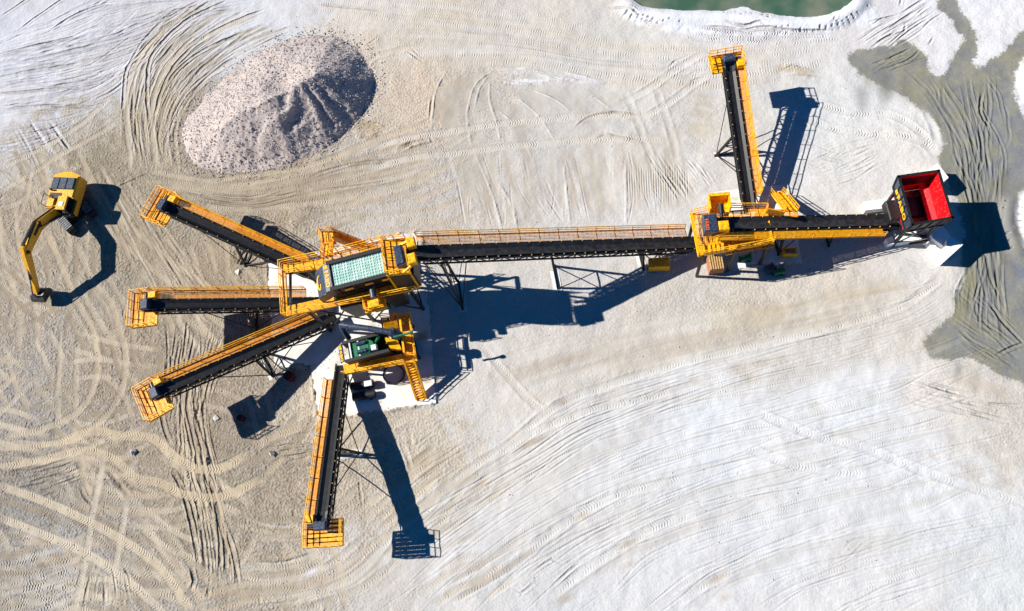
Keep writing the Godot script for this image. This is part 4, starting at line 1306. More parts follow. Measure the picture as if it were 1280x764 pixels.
# ------------------------------------------------- screen tower
func build_screen_tower() -> void:
	var fh := 8.3
	var dk := 10.7
	var a := at(414, 331, dk)      # deck corners
	var b := at(479, 314, dk)
	var d := at(415.5, 360, dk)
	var ex := (b - a)
	var len := ex.length()
	ex = ex.normalized()
	var ez := ex.cross(Vector3.UP).normalized()   # towards the foot of the picture
	if ez.z < 0.0:
		ez = -ez
	var wid := (d - a).dot(ez)
	var root := thing("screen_tower", "tall yellow screening tower with pale green screen deck and dark chute on top", "screening plant", Vector3(a.x, 0, a.z) + ex * 2.0 + ez * 1.2)
	var B := Basis(ex, Vector3.UP, ez)
	# columns and beams
	var p0 := at(362, 341, fh)
	var p1 := at(516, 303, fh)
	var q0 := at(362, 389, fh)
	var q1 := at(518, 352, fh)
	for c in [p0.lerp(p1, 0.12), p0.lerp(p1, 0.5), p0.lerp(p1, 0.93), q0.lerp(q1, 0.12), q0.lerp(q1, 0.5), q0.lerp(q1, 0.93)]:
		var st := mb()
		bar(st, Vector3(c.x, 0, c.z), Vector3(c.x, fh - 0.2, c.z), 0.3, 0.3)
		obj("column", st, M.black_steel, root)
	var fr := mb()
	for pr in [[p0, p1], [q0, q1], [p0, q0], [p1, q1], [p0.lerp(p1, 0.5), q0.lerp(q1, 0.5)], [p0.lerp(p1, 0.3), q0.lerp(q1, 0.3)]]:
		bar(fr, pr[0] - Vector3.UP * 0.2, pr[1] - Vector3.UP * 0.2, 0.2, 0.3)
	for pr in [[p0.lerp(p1, 0.12), p0.lerp(p1, 0.5)], [q0.lerp(q1, 0.12), q0.lerp(q1, 0.5)], [q0.lerp(q1, 0.5), q0.lerp(q1, 0.93)], [p0.lerp(p1, 0.5), p0.lerp(p1, 0.93)], [p0.lerp(p1, 0.93), q0.lerp(q1, 0.93)]]:
		var u: Vector3 = pr[0]
		var v: Vector3 = pr[1]
		bar(fr, Vector3(u.x, 0.2, u.z), v - Vector3.UP * 0.3, 0.12, 0.12)
		bar(fr, Vector3(v.x, 0.2, v.z), u - Vector3.UP * 0.3, 0.12, 0.12)
	obj("tower_frame", fr, M.black_steel, root)
	# gallery floors
	var south := obj("gallery", beam_ring([at(356, 384, fh), at(520, 347, fh), at(521, 361, fh), at(357, 395, fh)]), M.yellow, root)
	floor_panels(south, at(356, 384, fh), at(520, 347, fh) - at(356, 384, fh), at(357, 395, fh) - at(356, 384, fh), 10, [M.yellow], 0.09, 0.07)
	var north := obj("gallery", beam_ring([at(354, 331, fh), at(404, 323, fh), at(405, 335, fh), at(356, 342, fh)]), M.yellow, root)
	floor_panels(north, at(354, 331, fh), at(404, 323, fh) - at(354, 331, fh), at(356, 342, fh) - at(354, 331, fh), 4, [M.yellow], 0.09, 0.075)
	var back := obj("gallery", beam_ring([at(404, 321, fh), at(482, 300, fh), at(484, 311, fh), at(405, 333, fh)]), M.yellow, root)
	floor_panels(back, at(404, 321, fh), at(482, 300, fh) - at(404, 321, fh), at(405, 333, fh) - at(404, 321, fh), 7, [M.yellow, M.orange], 0.11, 0.06)
	var west := obj("gallery", beam_ring([at(352, 331, fh), at(356, 331, fh), at(359, 395, fh), at(355, 395, fh)]), M.yellow, root)
	grating(west, at(352.5, 331, fh), at(355.5, 395, fh), at(356, 331, fh), M.yellow)
	handrail(root, [at(404, 319, fh), at(352, 330, fh), at(356, 396, fh), at(521, 362, fh), at(519, 345, fh)], 1.1, M.yellow, 1.4)
	handrail(root, [at(416, 317, fh), at(483, 299, fh)], 1.1, M.yellow, 1.4)
	handrail(root, [at(357, 342, fh), at(392, 337, fh)], 1.1, M.yellow, 1.4)
	# screen box
	var st := mb()
	var cc := a + ex * len * 0.5 + ez * wid * 0.5
	for s in [-1.0, 1.0]:
		box(st, cc + ez * s * (wid * 0.5 + 0.12) - Vector3.UP * 0.55, Vector3(len * 0.5 + 0.4, 0.75, 0.1), B)
		box(st, cc + ez * s * (wid * 0.5 + 0.17) + Vector3.UP * 0.22, Vector3(len * 0.5 + 0.45, 0.06, 0.2), B)
		for k in 7:
			box(st, cc + ex * (k - 3) * len / 6.4 + ez * s * (wid * 0.5 + 0.3) - Vector3.UP * 0.55, Vector3(0.06, 0.7, 0.1), B)
	box(st, cc + ex * (len * 0.5 + 0.3) - Vector3.UP * 0.4, Vector3(0.1, 0.6, wid * 0.5 + 0.1), B)
	box(st, cc - Vector3.UP * 1.35, Vector3(len * 0.5 + 0.3, 0.06, wid * 0.5 + 0.15), B)
	var sbox := obj("screen_box", st, M.black_steel, root)
	for k in [-0.9, 0.4, 1.5]:
		st = mb()
		box(st, cc + ex * k * len / 3.4 + ez * (wid * 0.5 + 0.42) - Vector3.UP * 0.35, Vector3(0.42, 0.2, 0.03), B)
		obj("data_plate", st, M.orange, sbox)
	# deck of slotted panels
	var nx := 18
	var nz := 8
	for i in nx:
		for j in nz:
			st = mb()
			var px := len / nx
			var pz := wid / nz
			var c := a + ex * (i + 0.5) * px + ez * (j + 0.5) * pz
			for s in [-1.0, 1.0]:
				box(st, c + ex * s * px * 0.42, Vector3(px * (0.09 if i % 3 != 0 or s > 0 else 0.2), 0.045, pz * 0.49), B)
				box(st, c + ez * s * pz * 0.42 + Vector3.UP * 0.003, Vector3(px * 0.48, 0.035, pz * 0.07), B)
			obj("screen_panel", st, M.deck_rim, sbox)
	st = mb()
	box(st, cc - Vector3.UP * 0.05, Vector3(len * 0.5, 0.03, wid * 0.5), B)
	obj("lower_deck", st, M.deck, sbox)
	# discharge chute
	var w2 := wid * 0.5 + 0.25
	var e0 := cc - ex * (len * 0.5 + 0.2) + Vector3.UP * 0.25
	var e1 := e0 - ex * 0.75 - Vector3.UP * 0.35
	var e2 := e0 - ex * 1.9 - Vector3.UP * 1.5
	st = mb()
	hexa(st, [e1 - ez * w2 - Vector3.UP * 0.1, e0 - ez * w2 - Vector3.UP * 0.1, e0 + ez * w2 - Vector3.UP * 0.1, e1 + ez * w2 - Vector3.UP * 0.1, e1 - ez * w2, e0 - ez * w2, e0 + ez * w2, e1 + ez * w2])
	hexa(st, [e2 - ez * w2 - Vector3.UP * 0.1, e1 - ez * w2 - Vector3.UP * 0.12, e1 + ez * w2 - Vector3.UP * 0.12, e2 + ez * w2 - Vector3.UP * 0.1, e2 - ez * w2, e1 - ez * w2 - Vector3.UP * 0.02, e1 + ez * w2 - Vector3.UP * 0.02, e2 + ez * w2])
	for s in [-1.0, 1.0]:
		var z: Vector3 = ez * s * (w2 - 0.03)
		var t := ez * 0.03
		hexa(st, [e2 + z - t - Vector3.UP * 1.2, e0 + z - t - Vector3.UP * 1.6, e0 + z + t - Vector3.UP * 1.6, e2 + z + t - Vector3.UP * 1.2, e2 + z - t - Vector3.UP * 0.1, e0 + z - t - Vector3.UP * 0.1, e0 + z + t - Vector3.UP * 0.1, e2 + z + t - Vector3.UP * 0.1])
	var chute := obj("discharge_chute", st, M.navy_steel, root, "dark blue discharge chute with yellow emblem and lettering")
	var up1 := (e0 - e1).normalized()
	lettering("FABO", (e0 + e1) * 0.5 + ez * 0.2 + up1.cross(ez) * -0.04, ez, up1, 0.5, M.sign_yellow, chute)
	stripes((e0 + e1) * 0.5 - ez * 1.05 + Vector3.UP * 0.04, ez, up1, 0.5, M.sign_yellow, chute)
	var up2 := (e1 - e2).normalized()
	var nn := ez.cross(up2)
	if nn.y < 0.0:
		nn = -nn
	st = mb()
	var lc := (e1 + e2) * 0.5 + nn * 0.04
	var prev := []
	for k in 17:
		var q := -PI * 0.62 + PI * 1.24 * k / 16.0
		var wdt := 0.26 * cos(q * 0.62) + 0.03
		var o1 := lc - up2 * 0.2 + (ez * sin(q) * 0.78 + up2 * -cos(q) * 0.55)
		var o2 := lc - up2 * 0.2 + (ez * sin(q) * (0.78 - wdt * 0.6) + up2 * -cos(q) * (0.55 - wdt))
		if prev:
			hexa(st, [prev[0] - nn * 0.02, o1 - nn * 0.02, o2 - nn * 0.02, prev[1] - nn * 0.02, prev[0], o1, o2, prev[1]])
		prev = [o1, o2]
	bar(st, prev[1], lc - up2 * 0.2 + ez * 0.2 + up2 * 0.2, 0.14, 0.03, nn)
	obj("emblem", st, M.sign_yellow, chute)
	# feed end: platform under the conveyor head
	var ph := 12.4
	var c0 := at(479, 301, ph)
	var c1 := at(507, 298, ph)
	var c3 := at(484, 344, ph)
	var fp := obj("feed_platform", beam_ring([c0, c1, c1 + c3 - c0, c3]), M.yellow, root)
	floor_panels(fp, c0, c3 - c0, c1 - c0, 5, [M.yellow, M.orange], 0.11, 0.075)
	for q in [c0, c1, c3, c1 + c3 - c0]:
		st = mb()
		bar(st, q - Vector3.UP * 4.1, q, 0.16, 0.16)
		obj("post", st, M.yellow, fp)
	handrail(root, [c1, c0, c3, c1 + c3 - c0], 1.1, M.yellow, 1.0, "platform_handrail")
	# head hood, guards and drive of the feed conveyor stand on this platform
	var hd := at(500, 321, 13.8)
	st = mb()
	cham(st, hd, Vector3(0.42, 0.55, 1.0), B, 0.12)
	obj("head_hood", st, M.navy_steel, root)
	yellow_guard(root, at(514, 304, 13.9), Vector3(0.4, 0.35, 0.5), B)
	yellow_guard(root, at(515.5, 324, 13.9), Vector3(0.38, 0.35, 0.5), B)
	st = mb()
	bar(st, at(509, 302, 13.8), at(498, 308, 13.2), 0.22, 0.25)
	bar(st, at(514, 332, 13.8), at(505, 340, 13.2), 0.24, 0.3)
	obj("bracing_arm", st, M.yellow, root)
	# feed box below the platform and the bins under the screen
	st = mb()
	var f0 := c0.lerp(c1, 0.08) - Vector3.UP * 0.3
	var f1 := c0.lerp(c1, 1.15) - Vector3.UP * 0.3
	var f2 := f1 + (c3 - c0)
	var f3 := f0 + (c3 - c0)
	hexa(st, [f0 - Vector3.UP * 3.4, f1 - Vector3.UP * 3.4, f2 - Vector3.UP * 3.4, f3 - Vector3.UP * 3.4, f0, f1, f2, f3])
	obj("feed_box", st, M.black_steel, root)
	for k in 3:
		st = mb()
		var mid := cc + ex * (k - 1) * len * 0.4 - Vector3.UP * (dk - 7.9)
		var hx := ex * (len * 0.2 + 0.02)
		var hz := ez * (wid * 0.5 + 0.25)
		var z1 := ez * (wid * 0.5 + 1.25)
		var tp := mid + Vector3.UP * (dk - 1.45 - 7.9)
		hexa(st, [mid - hx - hz, mid + hx - hz, mid + hx + hz, mid - hx + hz, tp - hx - hz, tp + hx - hz, tp + hx + hz, tp - hx + hz])
		var lo := mid - Vector3.UP * 5.2
		hexa(st, [lo - hx * 0.75 - hz * 0.6, lo + hx * 0.75 - hz * 0.6, lo + hx * 0.75 + z1 * 0.7, lo - hx * 0.75 + z1 * 0.7, mid - hx - hz, mid + hx - hz, mid + hx + z1, mid - hx + z1])
		obj("bin", st, M.black_steel, root)
	# exciter drive on its bracket at the side
	var dv := at(466, 366, 9.6)
	st = mb()
	tube(st, dv - ez * 0.9, dv + ez * 0.55, 0.33, 12)
	tube(st, dv - ez * 1.15, dv - ez * 0.9, 0.2, 10)
	obj("drive_motor", st, M.navy_steel, root)
	var br := obj("drive_platform", beam_ring([at(455, 371, fh - 0.4), at(480, 366, fh - 0.4), at(482, 385, fh - 0.4), at(457, 391, fh - 0.4)]), M.yellow, root)
	floor_panels(br, at(456, 372, fh - 0.4), at(480, 367, fh - 0.4) - at(456, 372, fh - 0.4), at(458, 390, fh - 0.4) - at(456, 372, fh - 0.4), 3, [M.yellow], 0.09, 0.075)
	st = mb()
	cham(st, at(468, 380, fh + 0.1), Vector3(0.6, 0.35, 0.4), B, 0.08)
	obj("drive_guard", st, M.yellow, root)
	handrail(root, [at(456, 371, fh - 0.4), at(458, 390, fh - 0.4), at(482, 385, fh - 0.4)], 1.0, M.yellow, 1.0)
	# stairs on the far side: tower -> landing -> ground
	var ld := 6.6
	var l0 := at(402, 290, ld)
	var l1 := at(417, 289, ld)
	var l3 := at(404, 305, ld)
	var landing := obj("stair_landing", beam_ring([l0, l1, l1 + l3 - l0, l3]), M.yellow, root)
	floor_panels(landing, l0, l1 - l0, l3 - l0, 3, [M.yellow], 0.09, 0.075)
	handrail(root, [l3, l0, l1], 1.1, M.yellow, 1.0)
	for q in [l0, l1]:
		st = mb()
		bar(st, Vector3(q.x, 0, q.z), q, 0.14, 0.14)
		obj("column", st, M.yellow, root)
	stair(root, (l3 + (l1 - l0) * 0.5), at(409, 322, fh), 0.95, M.yellow)
	stair(root, at(476, 318, 0.05), (l1 + (l3 - l0) * 0.4), 1.0, M.orange)

func beam_ring(c: Array) -> SurfaceTool:
	var st := mb()
	for i in c.size():
		bar(st, c[i] - Vector3.UP * 0.12, c[(i + 1) % c.size()] - Vector3.UP * 0.12, 0.1, 0.2)
	return st

# ------------------------------------------------- secondary crusher
func build_crusher() -> void:
	var fh := 3.3
	var a := at(430, 456, fh)
	var b := at(517, 441, fh)
	var ex := (b - a).normalized()
	var ez := Vector3.UP.cross(ex) * -1.0
	if ez.z < 0.0:
		ez = -ez
	var B := Basis(ex, Vector3.UP, ez)
	var c := at(462, 436, fh)
	var root := thing("secondary_crusher", "small crusher with bright green machinery and blue duct beside the screening tower", "crusher", Vector3(c.x, 0, c.z))
	# south gallery, east gallery and the bay behind
	var g := obj("gallery", beam_ring([at(429, 456, fh), at(518, 440, fh), at(521, 450, fh), at(432, 468, fh)]), M.yellow, root)
	floor_panels(g, at(429, 456, fh), at(518, 440, fh) - at(429, 456, fh), at(432, 468, fh) - at(429, 456, fh), 6, [M.yellow], 0.085, 0.075)
	var g2 := obj("gallery", beam_ring([at(502, 395, fh), at(512, 394, fh), at(519, 441, fh), at(508, 443, fh)]), M.yellow, root)
	floor_panels(g2, at(502, 395, fh), at(508, 443, fh) - at(502, 395, fh), at(512, 394, fh) - at(502, 395, fh), 4, [M.yellow, M.orange], 0.1, 0.075)
	var g3 := obj("gallery", beam_ring([at(476, 398, fh), at(502, 395, fh), at(503, 407, fh), at(478, 410, fh)]), M.yellow, root)
	floor_panels(g3, at(476, 398, fh), at(502, 395, fh) - at(476, 398, fh), at(478, 410, fh) - at(476, 398, fh), 3, [M.orange], 0.1, 0.075)
	handrail(root, [at(430, 468, fh), at(507, 453, fh)], 1.1, M.yellow, 1.4)
	handrail(root, [at(521, 449, fh), at(513, 393, fh), at(476, 397, fh)], 1.1, M.yellow, 1.4)
	for q in [[431, 457], [470, 450], [505, 444], [480, 400], [508, 398], [516, 438]]:
		var st := mb()
		var p := at(q[0], q[1], fh)
		bar(st, Vector3(p.x, 0, p.z), p - Vector3.UP * 0.15, 0.22, 0.22)
		obj("column", st, M.black_steel, root)
	# crusher trough: black frame open at the top, green machine in it
	var h := 5.2
	var t0 := at(430, 430, h)
	var t1 := at(480, 417, h)
	var t3 := at(433, 451, h)
	var tx := (t1 - t0)
	var len := tx.length()
	tx = tx.normalized()
	var tz := Vector3(-tx.z, 0, tx.x)
	if tz.z < 0.0:
		tz = -tz
	var wd := (t3 - t0).dot(tz)
	var TB := Basis(tx, Vector3.UP, tz)
	var cc := t0 + tx * len * 0.5 + tz * wd * 0.5
	var st := mb()
	for s in [-1.0, 1.0]:
		box(st, cc + tz * s * wd * 0.5 - Vector3.UP * 0.6, Vector3(len * 0.5 + 0.15, 0.7, 0.1), TB)
		box(st, cc + tz * s * (wd * 0.5 + 0.08) + Vector3.UP * 0.12, Vector3(len * 0.5 + 0.2, 0.05, 0.16), TB)
	box(st, cc - Vector3.UP * 1.25, Vector3(len * 0.5, 0.06, wd * 0.5), TB)
	var tr := obj("crusher_frame", st, M.black_steel, root)
	st = mb()
	cham(st, cc + tx * 0.5 - Vector3.UP * 3.1, Vector3(len * 0.42, 1.75, wd * 0.5), TB, 0.2)
	cham(st, cc + tx * (len * 0.5 + 1.2) - tz * 0.1 - Vector3.UP * 3.4, Vector3(1.0, 1.5, 1.1), TB, 0.3)
	obj("crusher_base", st, M.black_steel, root)
	st = mb()
	box(st, cc - tx * (len * 0.5 - 1.0) - Vector3.UP * 0.25, Vector3(0.42, 0.2, wd * 0.42), TB)
	obj("green_deck", st, M.green, root)
	st = mb()
	cham(st, cc - tx * (len * 0.5 - 2.05) - Vector3.UP * 0.35, Vector3(0.5, 0.5, wd * 0.42), TB, 0.1)
	tube(st, cc + tx * 0.35 - tz * 0.1 - Vector3.UP * 0.8, cc + tx * 0.35 - tz * 0.1 + Vector3.UP * 0.1, 0.75, 16, 0.55)
	obj("crusher_body", st, M.green, root)
	st = mb()
	for k in [0.55, 1.45]:
		bar(st, t0 + tx * k + Vector3.UP * 0.06, t0 + tx * k + tz * wd + Vector3.UP * 0.06, 0.14, 0.14)
	obj("cross_beam", st, M.white_paint, root)
	for z in [-0.25, 0.22]:
		st = mb()
		var m0: Vector3 = cc + tx * -0.35 + tz * z * wd + Vector3.UP * 0.15
		tube(st, m0 - tx * 0.5, m0 + tx * 0.45, 0.24, 12)
		tube(st, m0 + tx * 0.45, m0 + tx * 0.62, 0.14, 10)
		obj("drive_motor", st, M.navy_steel, root)
	st = mb()
	cham(st, cc + tx * 0.9 + tz * 0.35 + Vector3.UP * 0.05, Vector3(0.28, 0.3, 0.3), TB, 0.06)
	obj("control_box", st, M.white_paint, root)
	# end plate with lettering
	var pl := t0 - tx * 0.45 + tz * wd * 0.5 - Vector3.UP * 0.1
	st = mb()
	var tilt := (tx * 0.75 + Vector3.UP * 0.65).normalized()
	box(st, pl, Vector3(0.34, 0.05, wd * 0.52), Basis(tilt, tz.cross(tilt), tz))
	var ep := obj("end_plate", st, M.navy_steel, root)
	var pn := tz.cross(tilt)
	if pn.y < 0.0:
		pn = -pn
	lettering("FABO", pl + pn * 0.06 + tz * 0.15, tz, tilt, 0.42, M.sign_yellow, ep)
	stripes(pl + pn * 0.06 - tz * wd * 0.38, tz, tilt, 0.4, M.sign_yellow, ep)
	# yellow chute walls behind the crusher
	st = mb()
	hexa(st, [at(480, 424, 4.0), at(497, 428, 4.0), at(502, 439, 3.5), at(488, 438, 3.5), at(480, 421, 4.8), at(497, 426, 4.8), at(502, 437, 4.1), at(488, 436, 4.1)])
	hexa(st, [at(479, 408, 4.0), at(496, 404, 4.0), at(498, 412, 3.5), at(481, 415, 3.5), at(479, 404, 5.0), at(496, 400, 5.0), at(498, 410, 4.1), at(481, 413, 4.1)])
	obj("feed_chute", st, M.yellow, root)
	# duct and jib
	st = mb()
	var hx := [at(426, 406, 6.2), at(436, 407.5, 6.3), at(462, 411, 6.4), at(490, 416, 6.3), at(497, 419, 6.0)]
	pipe(st, hx, 0.32, 12)
	pipe(st, [at(426, 406, 6.2), at(429, 413, 5.6), at(436, 423, 4.4)], 0.3, 12)
	tube(st, at(488, 414, 6.3), at(499, 420, 5.4), 0.5, 12)
	obj("dust_duct", st, M.navy_steel, root)
	st = mb()
	tube(st, at(492, 421.5, 6.7), at(514, 416, 6.9), 0.12, 8)
	tube(st, at(513, 416.3, 6.9), at(516, 415.5, 6.9), 0.22, 10)
	tube(st, at(468, 430, 4.4), at(473, 422, 6.0), 0.16, 8)
	obj("green_shaft", st, M.green, root)
	st = mb()
	bar(st, at(500, 400, 4.9), at(505, 440, 4.9), 0.2, 0.2)
	for q in [[500, 400], [505, 440]]:
		var p := at(q[0], q[1], 4.9)
		bar(st, p, Vector3(p.x, fh, p.z), 0.16, 0.16)
	obj("support_beam", st, M.yellow, root)
	# stair to the ground
	var top := at(513, 453, fh)
	stair(root, at(528, 500, 0.05), top, 1.05, M.yellow)

# ------------------------------------------------- primary crusher
func build_primary() -> void:
	var fh := 6.0
	var c0 := at(863, 268, fh)
	var c1 := at(958, 260, fh)
	var c2 := at(967, 303, fh)
	var c3 := at(873, 320, fh)
	var cm := (c0 + c1 + c2 + c3) * 0.25
	var root := thing("primary_crusher", "yellow primary crusher station with railed platform at the feed conveyor's upper end", "crusher", Vector3(cm.x, 0, cm.z))
	var ex := (c1 - c0).normalized()
	var ez := Vector3(-ex.z, 0, ex.x)
	if ez.z < 0.0:
		ez = -ez
	var B := Basis(ex, Vector3.UP, ez)
	var plat := obj("platform", beam_ring([c0, c1, c2, c3]), M.yellow, root)
	# platform floor: three strips
	floor_panels(plat, c0, c1 - c0, (c3 - c0) * 0.36, 9, [M.yellow, M.orange], 0.11, 0.065)
	floor_panels(plat, c0 + (c3 - c0) * 0.36, (c1 - c0) * 0.3, (c3 - c0) * 0.3, 4, [M.yellow, M.orange], 0.11, 0.065)
	floor_panels(plat, c0 + (c3 - c0) * 0.68, c2 - c3, (c3 - c0) * 0.32, 9, [M.yellow, M.orange], 0.1, 0.075)
	handrail(root, [at(886, 263, fh), c0, c3, c2], 1.1, M.yellow, 1.3)
	handrail(root, [at(911, 260, fh), c1], 1.1, M.yellow, 1.3)
	for q in [c0.lerp(c1, 0.06), c0.lerp(c1, 0.5), c0.lerp(c1, 0.95), c3.lerp(c2, 0.06), c3.lerp(c2, 0.5), c3.lerp(c2, 0.95)]:
		var st := mb()
		bar(st, Vector3(q.x, 0, q.z), q - Vector3.UP * 0.2, 0.28, 0.28)
		obj("column", st, M.black_steel, root)
	# crusher body under the floor, feed box above it
	var st := mb()
	var bc := c0.lerp(c2, 0.42)
	cham(st, Vector3(bc.x, 3.9, bc.z), Vector3(1.7, 1.5, 1.3), B, 0.2)
	tube(st, Vector3(bc.x, 3.6, bc.z) - ez * 1.9, Vector3(bc.x, 3.6, bc.z) - ez * 1.4, 0.95, 20)
	tube(st, Vector3(bc.x, 3.6, bc.z) + ez * 1.4, Vector3(bc.x, 3.6, bc.z) + ez * 1.9, 0.95, 20)
	obj("crusher_body", st, M.navy_steel, root)
	st = mb()
	cham(st, Vector3(bc.x, 1.8, bc.z), Vector3(1.5, 0.7, 1.0), B, 0.3)
	obj("discharge_chute", st, M.black_steel, root)
	# box on the north edge
	st = mb()
	var nb := at(899, 255, fh + 0.9)
	for s in [-1.0, 1.0]:
		box(st, nb + ex * s * 1.0, Vector3(0.06, 0.7, 0.75), B)
	box(st, nb - ez * 0.7, Vector3(1.0, 0.7, 0.06), B)
	box(st, nb - Vector3.UP * 0.62 , Vector3(0.94, 0.06, 0.69), B)
	box(st, nb - ez * 0.72 + Vector3.UP * 0.74, Vector3(1.06, 0.04, 0.16), B)
	obj("feed_box", st, M.yellow, root)
	# drive of the feed conveyor
	st = mb()
	cham(st, at(887.5, 281, 8.3), Vector3(0.7, 0.55, 0.95), B, 0.14)
	var hood := obj("head_hood", st, M.navy_steel, root)
	lettering("FABO", at(884, 280.5, 8.88), ez, ex, 0.34, M.sign_orange, hood)
	st = mb()
	tube(st, at(902, 267, 8.3), at(901, 255, 8.6), 0.26, 12)
	tube(st, at(902.5, 272, 8.2), at(902, 267, 8.3), 0.16, 10)
	obj("drive_motor", st, M.black_steel, root)
	yellow_guard(root, at(904.5, 283.5, 8.4), Vector3(0.5, 0.42, 0.48), B)
	st = mb()
	pipe(st, [at(891, 295, 7.7), at(898, 293, 8.0), at(907, 290, 8.1)], 0.17, 10)
	obj("bracing_arm", st, M.yellow, root)
	# lower tray on the sunless side
	var tray := obj("lower_gallery", beam_ring([at(905, 306, 5.2), at(964, 297, 5.2), at(968, 304, 5.2), at(908, 318, 5.2)]), M.yellow, root)
	floor_panels(tray, at(905, 306, 5.2), at(964, 297, 5.2) - at(905, 306, 5.2), at(908, 318, 5.2) - at(905, 306, 5.2), 5, [M.orange], 0.1, 0.08)
	# ribs on the platform edge
	for k in 5:
		st = mb()
		var p := at(881 + k * 5.5, 312 - k * 1.0, fh + 0.25)
		box(st, p, Vector3(0.13, 0.2, 0.5), B)
		obj("rib", st, M.yellow, root)
	# side wall and stair on the far side
	st = mb()
	bar(st, at(958, 264, fh + 0.5), at(979, 268, fh + 0.2), 0.1, 1.3)
	bar(st, at(958, 264, fh + 0.5), at(959, 258, fh + 0.5), 0.1, 1.3)
	obj("side_wall", st, M.orange, root)
	var g := obj("gallery", beam_ring([at(959, 262, fh - 0.4), at(996, 262, fh - 0.4), at(998, 270, fh - 0.4), at(960, 271, fh - 0.4)]), M.yellow, root)
	floor_panels(g, at(959, 262, fh - 0.4), at(996, 262, fh - 0.4) - at(959, 262, fh - 0.4), at(960, 271, fh - 0.4) - at(959, 262, fh - 0.4), 4, [M.orange], 0.1, 0.07)
	stair(root, at(970, 240, 0.8), at(989, 264, fh - 0.4), 1.25, M.yellow)

